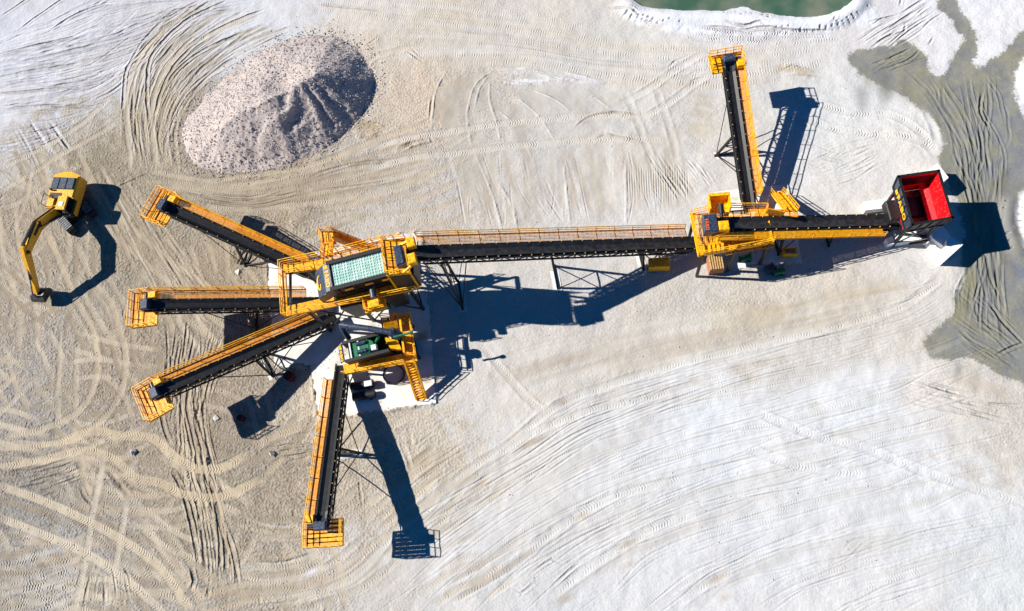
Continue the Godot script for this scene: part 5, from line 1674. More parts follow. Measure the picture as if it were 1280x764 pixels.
# ------------------------------------------------- feed hopper
func build_hopper() -> void:
	var h := 6.5
	var tl := at(1124, 221.5, h)
	var tr := at(1173, 214.5, h)
	var br := at(1190, 271.5, h)
	var bl := at(1141, 280.5, h)
	var mid := (tl + tr + br + bl) * 0.25
	var root := thing("feed_hopper", "big open feed hopper, bright red inside and black outside, on white concrete walls", "hopper", Vector3(mid.x, 0, mid.z))
	var hb := 2.9
	var sh := func(p: Vector3, k: float, y: float, dx: float) -> Vector3: return Vector3(mid.x + (p.x - mid.x) * k + dx, y, mid.z + (p.z - mid.z) * k)
	var tops := [tl, tr, br, bl]
	var bots := []
	for i in 4:
		var q: Vector3 = sh.call(tops[i], 0.72, hb, 0.0)
		q.z = mid.z + (tops[i].z - mid.z) * (0.98 if i < 2 else 0.62)
		bots.append(q)
	var names := ["side_panel", "back_panel", "side_panel", "front_panel"]
	for i in 4:
		var j := (i + 1) % 4
		var n: Vector3 = ((tops[j] as Vector3) - tops[i]).cross((bots[i] as Vector3) - tops[i]).normalized() * 0.06
		if n.dot(mid + Vector3.UP * -1.0 - tops[i]) > 0.0:
			n = -n
		var st := mb()
		hexa(st, [bots[i], bots[j], bots[j] + n, bots[i] + n, tops[i], tops[j], tops[j] + n, tops[i] + n])
		var pn := obj(names[i], st, M.red, root)
	var pan := mb()
	hexa(pan, [bots[0] - Vector3.UP * 0.12, bots[1] - Vector3.UP * 0.12, bots[2] - Vector3.UP * 0.12, bots[3] - Vector3.UP * 0.12, bots[0] - Vector3.UP * 0.02, bots[1] - Vector3.UP * 0.02, bots[2] - Vector3.UP * 0.02, bots[3] - Vector3.UP * 0.02])
	obj("feeder_pan", pan, M.rust, root)
	# grizzly lip half way down the back panel
	var st := mb()
	var m1: Vector3 = (tr as Vector3).lerp(bots[1], 0.62)
	var m2: Vector3 = (br as Vector3).lerp(bots[2], 0.62)
	hexa(st, [m1 + Vector3(-0.75, -0.35, 0), m1 + Vector3(0, -0.1, 0), m2 + Vector3(0, -0.1, 0), m2 + Vector3(-0.75, -0.35, 0), m1 + Vector3(-0.75, -0.28, 0), m1 + Vector3(0.02, 0.06, 0), m2 + Vector3(0.02, 0.06, 0), m2 + Vector3(-0.75, -0.28, 0)])
	obj("lip", st, M.red, root)
	# outer black walls with ribs
	var outs := []
	for i in 4:
		outs.append(sh.call(tops[i], 1.02, h, 0.0))
	var lows := []
	for i in 4:
		lows.append(sh.call(tops[i], 0.94, h - 1.9, 0.0))
	for i in 4:
		var j := (i + 1) % 4
		st = mb()
		var dirv: Vector3 = (outs[j] - outs[i]).normalized()
		var outn := dirv.cross(Vector3.UP)
		if outn.dot(outs[i] - mid) < 0.0:
			outn = -outn
		outn *= 0.08
		hexa(st, [lows[i], lows[j], lows[j] + outn, lows[i] + outn, outs[i], outs[j], outs[j] + outn, outs[i] + outn])
		var w := obj("outer_wall", st, M.navy_steel if i == 3 else M.black_steel, root)
		var n := int(outs[i].distance_to(outs[j]) / 0.9)
		for k in n + 1:
			st = mb()
			var f := float(k) / n
			bar(st, (lows[i] as Vector3).lerp(lows[j], f) + outn * 1.7, (outs[i] as Vector3).lerp(outs[j], f) + outn * 1.7, 0.1, 0.14)
			obj("rib", st, M.black_steel, w)
		st = mb()
		bar(st, outs[i] + Vector3.UP * 0.05 - dirv * 0.1, outs[j] + Vector3.UP * 0.05 + dirv * 0.1, 0.24, 0.1)
		bar(st, lows[i] + outn * 1.5, lows[j] + outn * 1.5, 0.16, 0.16)
		obj("rim_beam", st, M.black_steel, w)
		if i == 3:
			var cen: Vector3 = (outs[i] + outs[j] + lows[i] + lows[j]) * 0.25 + outn * 2.9
			var upv: Vector3 = (outs[i] - lows[i]).normalized()
			var rt := dirv if dirv.z > 0.0 else -dirv
			lettering("FABO", cen + rt * 0.3, rt, upv, 0.78, M.sign_yellow, w)
			stripes(cen - rt * 1.42, rt, upv, 0.66, M.sign_yellow, w)
	# feeder under the hopper and its legs
	st = mb()
	var fc: Vector3 = (bots[0] + bots[2]) * 0.5
	var ex := ((tr as Vector3) - tl).normalized()
	var ez := Vector3(-ex.z, 0, ex.x)
	cham(st, Vector3(fc.x - 0.5, 2.7, fc.z), Vector3(2.0, 0.6, 1.1), Basis(ex, Vector3.UP, ez), 0.1)
	tube(st, Vector3(fc.x - 1.0, 2.6, fc.z) - ez * 1.1, Vector3(fc.x - 1.0, 2.6, fc.z) + ez * 1.8, 0.25, 12)
	obj("feeder", st, M.black_steel, root)
	for i in 4:
		st = mb()
		var q: Vector3 = lows[i].lerp(Vector3(mid.x, lows[i].y, mid.z), 0.12)
		bar(st, Vector3(q.x, 0, q.z), q, 0.26, 0.26)
		obj("leg", st, M.black_steel, root)
	st = mb()
	for pr in [[3, 0], [2, 3], [0, 1]]:
		var u: Vector3 = lows[pr[0]].lerp(mid, 0.12)
		var v: Vector3 = lows[pr[1]].lerp(mid, 0.12)
		bar(st, Vector3(u.x, 0.3, u.z), Vector3(v.x, 4.2, v.z), 0.12, 0.12)
		bar(st, Vector3(v.x, 0.3, v.z), Vector3(u.x, 4.2, u.z), 0.12, 0.12)
	obj("leg_brace", st, M.navy_steel, root)
# ---------------------------------------------------------------- gravel pile
const PILE := [470,100, 466,125, 450,148, 432,165, 415,180, 395,190, 365,207, 330,214, 300,216, 262,213, 240,205, 230,188, 228,165, 236,145, 258,120, 285,95, 318,68, 350,52, 385,44, 420,44, 450,62]

# rise per metre of each stretch of its foot: cut steep by the loader in front and on the right, run out gently at the back
const PILE_SLOPE := [0.82, 0.84, 0.84, 0.84, 0.82, 0.80, 0.76, 0.72, 0.70, 0.62, 0.54, 0.47, 0.46, 0.46, 0.46, 0.46, 0.46, 0.47, 0.52, 0.62, 0.74]

func build_pile() -> void:
	var ring := PackedVector2Array()
	for i in range(0, PILE.size(), 2):
		ring.append(flat(PILE[i], PILE[i + 1]))
	var c := Vector2.ZERO
	for p in ring:
		c += p / ring.size()
	var root := thing("gravel_pile", "large heap of pinkish grey crushed gravel with a scooped crest", "gravel pile", Vector3(c.x, 0, c.y))
	var lo := ring[0]
	var hi := ring[0]
	for p in ring:
		lo = lo.min(p)
		hi = hi.max(p)
	lo -= Vector2.ONE
	hi += Vector2.ONE
	var cell := 0.16
	var nx := int((hi.x - lo.x) / cell)
	var nz := int((hi.y - lo.y) / cell)
	var n1 := FastNoiseLite.new()
	n1.seed = 5
	n1.frequency = 0.12
	n1.fractal_octaves = 4
	var n2 := FastNoiseLite.new()
	n2.seed = 9
	n2.frequency = 1.6
	n2.fractal_octaves = 3
	var hs := PackedFloat32Array()
	hs.resize(nx * nz)
	var steep := PackedFloat32Array(PILE_SLOPE)
	var bowl := flat(366, 126)
	var crest := flat(395, 122)
	for z in nz:
		for x in nx:
			var p := lo + Vector2(x, z) * cell
			var dist := 1e9
			var h := 1e9
			for i in ring.size():
				var q := Geometry2D.get_closest_point_to_segment(p, ring[i], ring[(i + 1) % ring.size()])
				var dq := q.distance_to(p)
				dist = minf(dist, dq)
				h = minf(h, dq * steep[i])
			var ragged := n1.get_noise_2d(p.x * 2.2 + 90.0, p.y * 2.2) * 0.9 + n2.get_noise_2d(p.x + 50.0, p.y) * 0.25
			if not Geometry2D.is_point_in_polygon(p, ring):
				dist = -dist
				h = dist * 0.7
			h = minf(h, 5.0 + 0.3 * (h - 5.0))
			h += ragged * 0.35 * exp(-absf(dist))
			h += n1.get_noise_2d(p.x, p.y) * 0.45 * clampf(dist, 0.0, 1.0) + n1.get_noise_2d(p.x * 3.1, p.y * 3.1) * 0.14
			# loader scoops: gullies that run down the near face
			var to := p - crest
			var fan := atan2(to.y, to.x)
			var near := clampf((fan - 0.35) / 0.3, 0.0, 1.0) * clampf((2.5 - fan) / 0.4, 0.0, 1.0)
			h += sin(fan * 10.0 + n1.get_noise_2d(p.x * 1.6, p.y * 1.6) * 4.0) * 0.22 * near * clampf(dist * 0.6, 0.0, 1.0) * clampf((to.length() - 0.8) * 0.4, 0.0, 1.0) * (0.6 + n1.get_noise_2d(p.x * 0.5 + 40.0, p.y * 0.5))
			# hollow on the crest
			h -= 1.3 * exp(-(p - bowl).length_squared() / 4.0)
			h += n2.get_noise_2d(p.x, p.y) * 0.09
			hs[z * nx + x] = h
	var st := mb()
	for z in nz:
		for x in nx:
			st.add_vertex(Vector3(lo.x + x * cell, maxf(hs[z * nx + x], -0.6), lo.y + z * cell) - org)
	for z in nz - 1:
		for x in nx - 1:
			var i := z * nx + x
			if maxf(maxf(hs[i], hs[i + 1]), maxf(hs[i + nx], hs[i + nx + 1])) < -0.3:
				continue
			for k in [i, i + 1, i + nx, i + 1, i + nx + 1, i + nx]:
				st.add_index(k)
	st.generate_normals()
	obj("heap", st, M.gravel, root)
	# loose stones on it
	var mm := MultiMesh.new()
	mm.transform_format = MultiMesh.TRANSFORM_3D
	mm.use_colors = true
	mm.mesh = stone_mesh(3)
	var xf := []
	var tries := 0
	while xf.size() < 14000 and tries < 60000:
		tries += 1
		var x := rng.randi_range(1, nx - 2)
		var z := rng.randi_range(1, nz - 2)
		var h := hs[z * nx + x]
		if h < 0.02:
			continue
		var s := 0.035 + 0.11 * pow(rng.randf(), 5.0)
		xf.append(Transform3D(Basis.from_euler(Vector3(rng.randf() * 6, rng.randf() * 6, rng.randf() * 6)).scaled(Vector3.ONE * s), Vector3(lo.x + (x + rng.randf() - 0.5) * cell, h + s * 0.2, lo.y + (z + rng.randf() - 0.5) * cell) - org))
	for k in 2600:   # stones rolled out from the foot
		var i := rng.randi() % ring.size()
		var e := ring[i].lerp(ring[(i + 1) % ring.size()], rng.randf())
		var q := e + (e - c).normalized() * absf(rng.randfn(0.0, 0.9)) - (e - c).normalized() * 0.4
		var s := 0.035 + 0.1 * pow(rng.randf(), 4.0)
		xf.append(Transform3D(Basis.from_euler(Vector3(rng.randf() * 6, rng.randf() * 6, rng.randf() * 6)).scaled(Vector3.ONE * s), Vector3(q.x, height_at(q) + s * 0.4, q.y) - org))
	mm.instance_count = xf.size()
	# tone of each stone by chance alone, wherever it lies
	for i in xf.size():
		mm.set_instance_transform(i, xf[i])
		var g := rng.randf_range(0.25, 0.68)
		mm.set_instance_color(i, Color(g, g * 0.94, g * 0.92))
	var mi := MultiMeshInstance3D.new()
	mi.name = "loose_stones"
	mi.multimesh = mm
	mi.material_override = stone_material()
	mi.set_meta("kind", "stuff")
	root.add_child(mi)

var stone_mat: StandardMaterial3D
func stone_material() -> StandardMaterial3D:
	if stone_mat == null:
		stone_mat = StandardMaterial3D.new()
		stone_mat.vertex_color_use_as_albedo = true
		stone_mat.roughness = 0.95
	return stone_mat

func stone_mesh(seed_: int) -> ArrayMesh:
	var r := RandomNumberGenerator.new()
	r.seed = seed_
	var keep := org
	org = Vector3.ZERO
	var v := []
	for q in [Vector3(1, 0, 0), Vector3(-1, 0, 0), Vector3(0, 1, 0), Vector3(0, -1, 0), Vector3(0, 0, 1), Vector3(0, 0, -1)]:
		v.append(q * r.randf_range(0.7, 1.15) + Vector3(r.randf_range(-0.2, 0.2), r.randf_range(-0.2, 0.2), r.randf_range(-0.2, 0.2)))
	var st := mb()
	for t in [[0, 2, 4], [4, 2, 1], [1, 2, 5], [5, 2, 0], [4, 3, 0], [1, 3, 4], [5, 3, 1], [0, 3, 5]]:
		face(st, [v[t[2]], v[t[1]], v[t[0]]])
	org = keep
	return st.commit()

# ---------------------------------------------------------------- slabs
func slab(called: String, label: String, px: Array, top: float, t := 0.4) -> Node3D:
	var ring := []
	for i in range(0, px.size(), 2):
		ring.append(at(px[i], px[i + 1], top))
	var c := Vector3.ZERO
	for p: Vector3 in ring:
		c += p / ring.size()
	org = Vector3(c.x, 0, c.z)
	var st := mb()
	prism(st, ring, t)
	var o := obj(numbered(called), st, M.concrete, self, label)
	o.position = org
	o.set_meta("category", "concrete slab")
	return o

func build_pads() -> void:
	slab("concrete_slab", "wide white concrete slab under the screening tower and its discharge conveyors",
		[333, 328, 420, 309, 527, 288, 535, 370, 545, 504, 397, 526, 388, 456, 343, 461], 0.14)
	slab("concrete_slab", "grey concrete slab in shadow under the primary crusher", [893, 240, 985, 230, 1003, 330, 945, 333, 902, 338], 0.12)

# ---------------------------------------------------------------- excavator
func build_excavator() -> void:
	var g0 := at(93, 264, 0)      # centre of the undercarriage
	var size := 1.22
	var tip := g0 + (at(60, 378, 0) - g0) / size
	var root := thing("excavator", "yellow tracked excavator with its bucket resting on the ground", "excavator", Vector3(g0.x, 0, g0.z))
	root.scale = Vector3.ONE * size
	var fw := Vector3(tip.x - g0.x, 0, tip.z - g0.z).normalized()
	var rt := fw.cross(Vector3.UP)
	# --- tracks, turned away from the house
	var ta := (at(92, 298) - at(58, 258))
	ta.y = 0.0
	ta = ta.normalized()
	var tn := ta.cross(Vector3.UP)
	var TB := Basis(ta, Vector3.UP, -tn)
	for s in [-1.0, 1.0]:
		var c: Vector3 = g0 + tn * s * 1.25
		var st := mb()
		# closed loop of shoes
		var loop := []
		for i in 9:
			var q := PI * 0.5 - PI * i / 8.0
			loop.append(Vector2(1.95 + cos(q) * 0.47, 0.5 + sin(q) * 0.47))
		for i in 9:
			var q := -PI * 0.5 - PI * i / 8.0
			loop.append(Vector2(-1.95 + cos(q) * 0.47, 0.5 + sin(q) * 0.47))
		var w := 0.38
		for i in loop.size():
			var p: Vector2 = loop[i]
			var q: Vector2 = loop[(i + 1) % loop.size()]
			var A := c + ta * p.x + Vector3.UP * p.y
			var C := c + ta * q.x + Vector3.UP * q.y
			face(st, [A - tn * w, C - tn * w, C + tn * w, A + tn * w])
		var left := []
		var right := []
		for p: Vector2 in loop:
			left.append(c + ta * p.x * 0.97 + Vector3.UP * p.y + tn * w * 0.9)
			right.append(c + ta * p.x * 0.97 + Vector3.UP * p.y - tn * w * 0.9)
		face(st, left)
		right.reverse()
		face(st, right)
		var tr := obj("track", st, M.black_steel, root)
		for i in 18:
			st = mb()
			box(st, c + ta * (-1.95 + i * 3.9 / 17.0) + Vector3.UP * 1.0, Vector3(0.07, 0.035, w + 0.02), TB)
			obj("track_shoe", st, M.grey_steel, tr)
	var st := mb()
	cham(st, g0 + Vector3.UP * 0.62, Vector3(1.3, 0.3, 1.0), TB, 0.15)
	tube(st, g0 + Vector3.UP * 0.85, g0 + Vector3.UP * 1.15, 0.75, 18)
	obj("undercarriage", st, M.black_steel, root)
	# --- house
	var hB := Basis(fw, Vector3.UP, rt)
	var hc := g0 - fw * 0.75
	st = mb()
	cham(st, hc + Vector3.UP * 1.45 - fw * 0.1, Vector3(1.9, 0.32, 1.4), hB, 0.08)
	cham(st, hc + Vector3.UP * 2.05 - fw * 0.75, Vector3(1.2, 0.4, 1.4), hB, 0.14)
	cham(st, hc + Vector3.UP * 2.0 + fw * 0.85 + rt * 0.95, Vector3(0.65, 0.32, 0.42), hB, 0.1)
	obj("house", st, M.machine_yellow, root)
	# rounded counterweight
	st = mb()
	var prev := []
	for k in 9:
		var q := -1.0 + 2.0 * k / 8.0
		var o := hc - fw * (2.0 + 0.42 * (1.0 - q * q)) + rt * q * 1.38
		if prev:
			hexa(st, [prev[0] + Vector3.UP * 1.15, o + Vector3.UP * 1.15, o + fw * 0.7 + Vector3.UP * 1.15, prev[0] + fw * 0.7 + Vector3.UP * 1.15, prev[0] + Vector3.UP * 2.3, o + Vector3.UP * 2.3, o + fw * 0.7 + Vector3.UP * 2.38, prev[0] + fw * 0.7 + Vector3.UP * 2.38])
		prev = [o]
	obj("counterweight", st, M.machine_yellow, root)
	# engine cover: three dark panels
	for k in 3:
		st = mb()
		cham(st, hc + Vector3.UP * 2.52 - fw * 1.05 + rt * (k - 1) * 0.8, Vector3(0.62, 0.08, 0.38), hB, 0.04)
		obj("engine_cover", st, M.navy_steel, root)
	st = mb()
	tube(st, hc + Vector3.UP * 2.4 - fw * 0.3 + rt * 1.0, hc + Vector3.UP * 2.8 - fw * 0.3 + rt * 1.0, 0.09, 10)
	obj("exhaust", st, M.black_steel, root)
	# cab at the driver's side
	var cb := hc + fw * 1.25 - rt * 0.85
	st = mb()
	var w0 := Vector3(0.85, 0.0, 0.5)
	for s in [-1.0, 1.0]:
		for t in [-1.0, 1.0]:
			bar(st, cb + fw * s * 0.8 + rt * t * 0.5 + Vector3.UP * 1.5, cb + fw * s * 0.68 + rt * t * 0.46 + Vector3.UP * 2.95, 0.09, 0.09)
	box(st, cb + Vector3.UP * 1.75, Vector3(0.84, 0.3, 0.52), hB)
	var cab := obj("cab", st, M.black_steel, root)
	st = mb()
	cham(st, cb + Vector3.UP * 3.0, Vector3(0.72, 0.07, 0.5), hB, 0.05)
	obj("cab_roof", st, M.machine_yellow, cab)
	st = mb()
	box(st, cb + Vector3.UP * 3.09 + fw * 0.15, Vector3(0.22, 0.03, 0.22), hB)
	obj("roof_hatch", st, M.white_paint, cab)
	for s in [-1.0, 1.0]:
		st = mb()
		box(st, cb + rt * s * 0.48 + Vector3.UP * 2.45, Vector3(0.68, 0.42, 0.015), hB)
		obj("window", st, M.glass, cab)
		st = mb()
		box(st, cb + fw * s * 0.74 + Vector3.UP * 2.4, Vector3(0.015, 0.45, 0.42), hB)
		obj("window", st, M.glass, cab)
	# --- boom, stick, bucket in one upright plane
	var b0 := hc + fw * 1.35 + rt * 0.15 + Vector3.UP * 1.9
	var reach := Vector3(tip.x - b0.x, 0, tip.z - b0.z).dot(fw)
	var P := func(f: float, y: float) -> Vector3: return Vector3(b0.x, 0, b0.z) + fw * f + Vector3.UP * y
	var el := [0.0, 1.9]
	var kn := [reach * 0.3, 3.9]
	var ek := [reach * 0.62, 4.35]
	var wr := [reach * 0.96, 1.5]
	st = mb()
	plate_beam(st, [P.call(el[0], el[1]), P.call(kn[0], kn[1]), P.call(ek[0], ek[1])], [0.4, 0.52, 0.34], 0.46, rt)
	obj("boom", st, M.machine_yellow, root)
	st = mb()
	plate_beam(st, [P.call(ek[0] - 0.35, ek[1] + 0.55), P.call(ek[0] + 0.1, ek[1] - 0.1), P.call(wr[0], wr[1])], [0.26, 0.44, 0.24], 0.36, rt)
	obj("stick", st, M.machine_yellow, root)
	for s in [-1.0, 1.0]:
		st = mb()
		var u: Vector3 = P.call(0.45, 1.55) + rt * s * 0.36
		var v: Vector3 = P.call(kn[0] + 0.1, kn[1] - 0.05) + rt * s * 0.36
		tube(st, u, u.lerp(v, 0.6), 0.12, 10)
		tube(st, u.lerp(v, 0.55), v, 0.065, 8)
		obj("boom_cylinder", st, M.navy_steel, root)
	st = mb()
	var u2: Vector3 = P.call(kn[0] - 0.2, kn[1] + 0.45)
	var v2: Vector3 = P.call(ek[0] - 0.35, ek[1] + 0.5)
	tube(st, u2, u2.lerp(v2, 0.62), 0.12, 10)
	tube(st, u2.lerp(v2, 0.6), v2, 0.065, 8)
	obj("stick_cylinder", st, M.navy_steel, root)
	st = mb()
	var u3: Vector3 = P.call(ek[0] + 0.45, ek[1] - 0.25)
	var v3: Vector3 = P.call(wr[0] + 0.25, wr[1] + 0.55)
	tube(st, u3, u3.lerp(v3, 0.6), 0.1, 10)
	tube(st, u3.lerp(v3, 0.58), v3, 0.055, 8)
	bar(st, v3, P.call(wr[0] + 0.35, wr[1] - 0.1), 0.3, 0.1)
	obj("bucket_linkage", st, M.navy_steel, root)
	# pins, hoses and dark fittings
	for q in [[el, 0.34], [ek, 0.36], [wr, 0.3], [kn, 0.3]]:
		st = mb()
		var c: Vector3 = P.call(q[0][0], q[0][1])
		tube(st, c - rt * q[1], c + rt * q[1], 0.17, 12)
		obj("pin", st, M.black_steel, root)
	for s in [-0.1, 0.0, 0.1]:
		st = mb()
		pipe(st, [P.call(0.1, 2.5) + rt * s, P.call(kn[0] - 0.1, kn[1] + 0.6) + rt * s, P.call(ek[0] - 0.5, ek[1] + 0.62) + rt * s, P.call(ek[0] + 0.2, ek[1] + 0.35) + rt * s], 0.035, 6)
		obj("hose", st, M.black_steel, root)
	for s in [-1.0, 1.0]:
		st = mb()
		box(st, P.call(kn[0] * 0.9 + ek[0] * 0.12, kn[1] * 0.62 + ek[1] * 0.38) + rt * s * 0.235, Vector3(0.75, 0.16, 0.01), Basis((P.call(ek[0], ek[1]) - P.call(kn[0], kn[1])).normalized(), rt.cross((P.call(ek[0], ek[1]) - P.call(kn[0], kn[1])).normalized()), rt))
		obj("boom_stripe", st, M.black_steel, root)
	st = mb()
	box(st, hc + Vector3.UP * 2.47 + fw * 0.25 + rt * 0.5, Vector3(0.28, 0.02, 0.6), hB)
	obj("walk_plate", st, M.black_steel, root)
	st = mb()
	pipe(st, [hc + Vector3.UP * 2.3 + fw * 1.4 + rt * 1.3, hc + Vector3.UP * 3.0 + fw * 1.4 + rt * 1.3, hc + Vector3.UP * 3.0 + fw * 0.3 + rt * 1.3, hc + Vector3.UP * 2.45 + fw * 0.3 + rt * 1.3], 0.035, 6)
	obj("guard_rail", st, M.black_steel, root)
	# bucket: curved shell with cheeks and teeth
	st = mb()
	var prof := []
	for k in 8:
		var q := 0.25 + PI * 1.05 * k / 7.0
		prof.append([wr[0] + 0.25 + cos(q) * 0.72 - 0.3, 0.78 + sin(q) * 0.74])
	for k in 7:
		var A: Vector3 = P.call(prof[k][0], prof[k][1])
		var C: Vector3 = P.call(prof[k + 1][0], prof[k + 1][1])
		var mid: Vector3 = P.call(wr[0] - 0.05, 0.78)
		var n := ((A + C) * 0.5 - mid).normalized() * 0.06
		hexa(st, [A - rt * 0.68, C - rt * 0.68, C + rt * 0.68, A + rt * 0.68, A - rt * 0.68 + n, C - rt * 0.68 + n, C + rt * 0.68 + n, A + rt * 0.68 + n])
	for s in [-1.0, 1.0]:
		var ring := []
		for k in 8:
			ring.append(P.call(prof[k][0], prof[k][1]) + rt * s * 0.68)
		face(st, ring)
	var bk := obj("bucket", st, M.dark_grey, root)
	for k in 5:
		st = mb()
		var A: Vector3 = P.call(prof[7][0], prof[7][1]) + rt * (k - 2) * 0.29
		hexa(st, [A - rt * 0.08 - fw * 0.05, A + rt * 0.08 - fw * 0.05, A + rt * 0.08 + fw * 0.05, A - rt * 0.08 + fw * 0.05, A - rt * 0.03 - Vector3.UP * 0.3 - fw * 0.12, A + rt * 0.03 - Vector3.UP * 0.3 - fw * 0.12, A + rt * 0.03 - Vector3.UP * 0.3 - fw * 0.08, A - rt * 0.03 - Vector3.UP * 0.3 - fw * 0.08])
		obj("tooth", st, M.white_paint, bk)

# box beam through points with a height at each point
func plate_beam(st: SurfaceTool, pts: Array, hh: Array, w: float, side: Vector3) -> void:
	for i in pts.size() - 1:
		var a: Vector3 = pts[i]
		var b: Vector3 = pts[i + 1]
		var d := (b - a).normalized()
		var u := side.cross(d).normalized()
		var s := side * w * 0.5
		hexa(st, [a - u * hh[i] - s, b - u * hh[i + 1] - s, b - u * hh[i + 1] + s, a - u * hh[i] + s, a + u * hh[i] - s, b + u * hh[i + 1] - s, b + u * hh[i + 1] + s, a + u * hh[i] + s])

# ---------------------------------------------------------------- loose things on the ground
func single(called: String, label: String, category: String, p: Vector3) -> Node3D:
	return thing(called, label, category, Vector3(p.x, 0, p.z))

func build_loose_things() -> void:
	# concrete walls round the hopper
	var r := single("retaining_wall", "white concrete block wall on the pond side of the feed conveyor's foot", "concrete wall", at(1102, 258))
	var st := mb()
	prism(st, [at(1080, 252, 0.9), at(1124, 246, 0.9), at(1126, 258, 0.9), at(1082, 263, 0.9)], 1.3)
	obj("wall", st, M.new_concrete, r)
	r = single("retaining_wall", "low white concrete wall with dark steel bars below the hopper's front", "concrete wall", at(1135, 297))
	st = mb()
	prism(st, [at(1107, 299, 0.8), at(1128, 289, 0.8), at(1166, 283, 0.8), at(1164, 297, 0.8), at(1110, 306, 0.8)], 1.2)
	obj("wall", st, M.new_concrete, r)
	st = mb()
	bar(st, at(1123, 292, 1.0), at(1157, 296, 1.0), 0.22, 0.3)
	obj("steel_bar", st, M.black_steel, r)
	st = mb()
	bar(st, at(1137, 305, 0.75), at(1160, 301, 0.75), 0.22, 0.3)
	obj("steel_bar", st, M.black_steel, r)
	r = single("wing_wall", "white concrete wing wall with a pointed end beside the red hopper", "concrete wall", at(1180, 305))
	st = mb()
	prism(st, [at(1184, 300, 2.3), at(1191, 297, 2.3), at(1204, 306, 2.3), at(1186, 322, 2.3), at(1181, 318, 2.3)], 2.6)
	obj("wall", st, M.new_concrete, r)
	st = mb()
	prism(st, [at(1160, 302, 1.0), at(1168, 298, 1.0), at(1183, 310, 1.0), at(1174, 321, 1.0)], 1.3)
	obj("step", st, M.new_concrete, r)
	st = mb()
	prism(st, [at(1160, 283, 1.6), at(1176, 278, 1.6), at(1190, 297, 1.6), at(1180, 308, 1.6), at(1166, 298, 1.6)], 1.9)
	obj("ramp", st, M.new_concrete, r)
	r = single("wing_wall", "white concrete wing wall peeping out behind the hopper on its pond side", "concrete wall", at(1165, 212))
	st = mb()
	prism(st, [at(1160, 212, 2.2), at(1172, 204, 2.2), at(1186, 222, 2.2), at(1174, 232, 2.2)], 2.5)
	obj("wall", st, M.new_concrete, r)
	# boxes and drums
	r = single("steel_box", "rusty ribbed steel box standing at the edge of the primary crusher", "steel box", at(893, 333))
	st = mb()
	var p := at(893, 334)
	cham(st, p + Vector3.UP * 0.75, Vector3(0.75, 0.75, 0.85), Basis.from_euler(Vector3(0, 0.08, 0)), 0.06)
	obj("body", st, M.rust, r)
	for k in 6:
		st = mb()
		box(st, p + Basis.from_euler(Vector3(0, 0.08, 0)) * Vector3(-0.62 + k * 0.25, 1.55, 0), Vector3(0.05, 0.04, 0.82), Basis.from_euler(Vector3(0, 0.08, 0)))
		obj("rib", st, M.cream, r)
	r = single("control_cabinet", "yellow control cabinet under the long feed conveyor beside its trestle", "cabinet", at(822, 333))
	p = at(823, 334)
	st = mb()
	cham(st, p + Vector3.UP * 0.75, Vector3(1.1, 0.7, 0.55), Basis.IDENTITY, 0.06)
	obj("body", st, M.yellow, r)
	for k in 2:
		st = mb()
		box(st, p + Vector3(-0.5 + k, 1.48, 0), Vector3(0.36, 0.03, 0.36))
		obj("lid", st, M.orange, r)
	r = single("control_cabinet", "yellow cabinet in the shadow under the hopper's feed conveyor", "cabinet", at(985, 318))
	p = at(985, 319)
	st = mb()
	cham(st, p + Vector3.UP * 0.6, Vector3(0.75, 0.6, 0.4), Basis.IDENTITY, 0.06)
	obj("body", st, M.yellow, r)
	st = mb()
	box(st, p + Vector3(0, 1.22, 0), Vector3(0.5, 0.02, 0.25))
	obj("lid", st, M.rust, r)
	for q in [[931, 325, "green electric pump on the lit strip of slab beside the primary crusher"], [972, 342, "green pump lying in the shadow below the hopper's feed conveyor"]]:
		r = single("pump", q[2], "pump", at(q[0], q[1]))
		p = at(q[0], q[1])
		st = mb()
		tube(st, p + Vector3(-0.5, 0.45, 0.1), p + Vector3(0.25, 0.45, -0.1), 0.32, 12)
		obj("motor", st, M.green, r)
		st = mb()
		tube(st, p + Vector3(0.25, 0.45, -0.1), p + Vector3(0.55, 0.45, -0.18), 0.42, 14)
		tube(st, p + Vector3(0.45, 0.45, -0.15), p + Vector3(0.5, 1.0, -0.5), 0.14, 10)
		box(st, p + Vector3(0, 0.2, 0), Vector3(0.6, 0.06, 0.35))
		obj("casing", st, M.green, r)
	r = single("gearbox", "dark blue gearbox set down in the shadow near the green pump", "gearbox", at(962, 336))
	p = at(962, 337)
	st = mb()
	cham(st, p + Vector3.UP * 0.4, Vector3(0.5, 0.3, 0.4), Basis.from_euler(Vector3(0, 0.5, 0)), 0.08)
	tube(st, p + Vector3(0.3, 0.45, 0.2), p + Vector3(0.8, 0.45, 0.5), 0.16, 10)
	obj("casing", st, M.navy_steel, r)
	for q in [[364, 472, 0.5, "red drum standing in the slanting conveyor's shadow"], [304, 524, 0.32, "small red drum in the gridded shadow of the conveyor's head platform"]]:
		r = single("drum", q[3], "drum", at(q[0], q[1]))
		p = at(q[0], q[1])
		st = mb()
		tube(st, p + Vector3.UP * 0.02, p + Vector3.UP * 0.95, q[2], 18)
		obj("shell", st, M.maroon, r)
		st = mb()
		for y in [0.33, 0.64, 0.96]:
			tube(st, p + Vector3.UP * (y - 0.02), p + Vector3.UP * (y + 0.02), q[2] + 0.02, 18)
		obj("hoop", st, M.maroon, r)
	# tanks beside the lower conveyor
	var k2 := 0
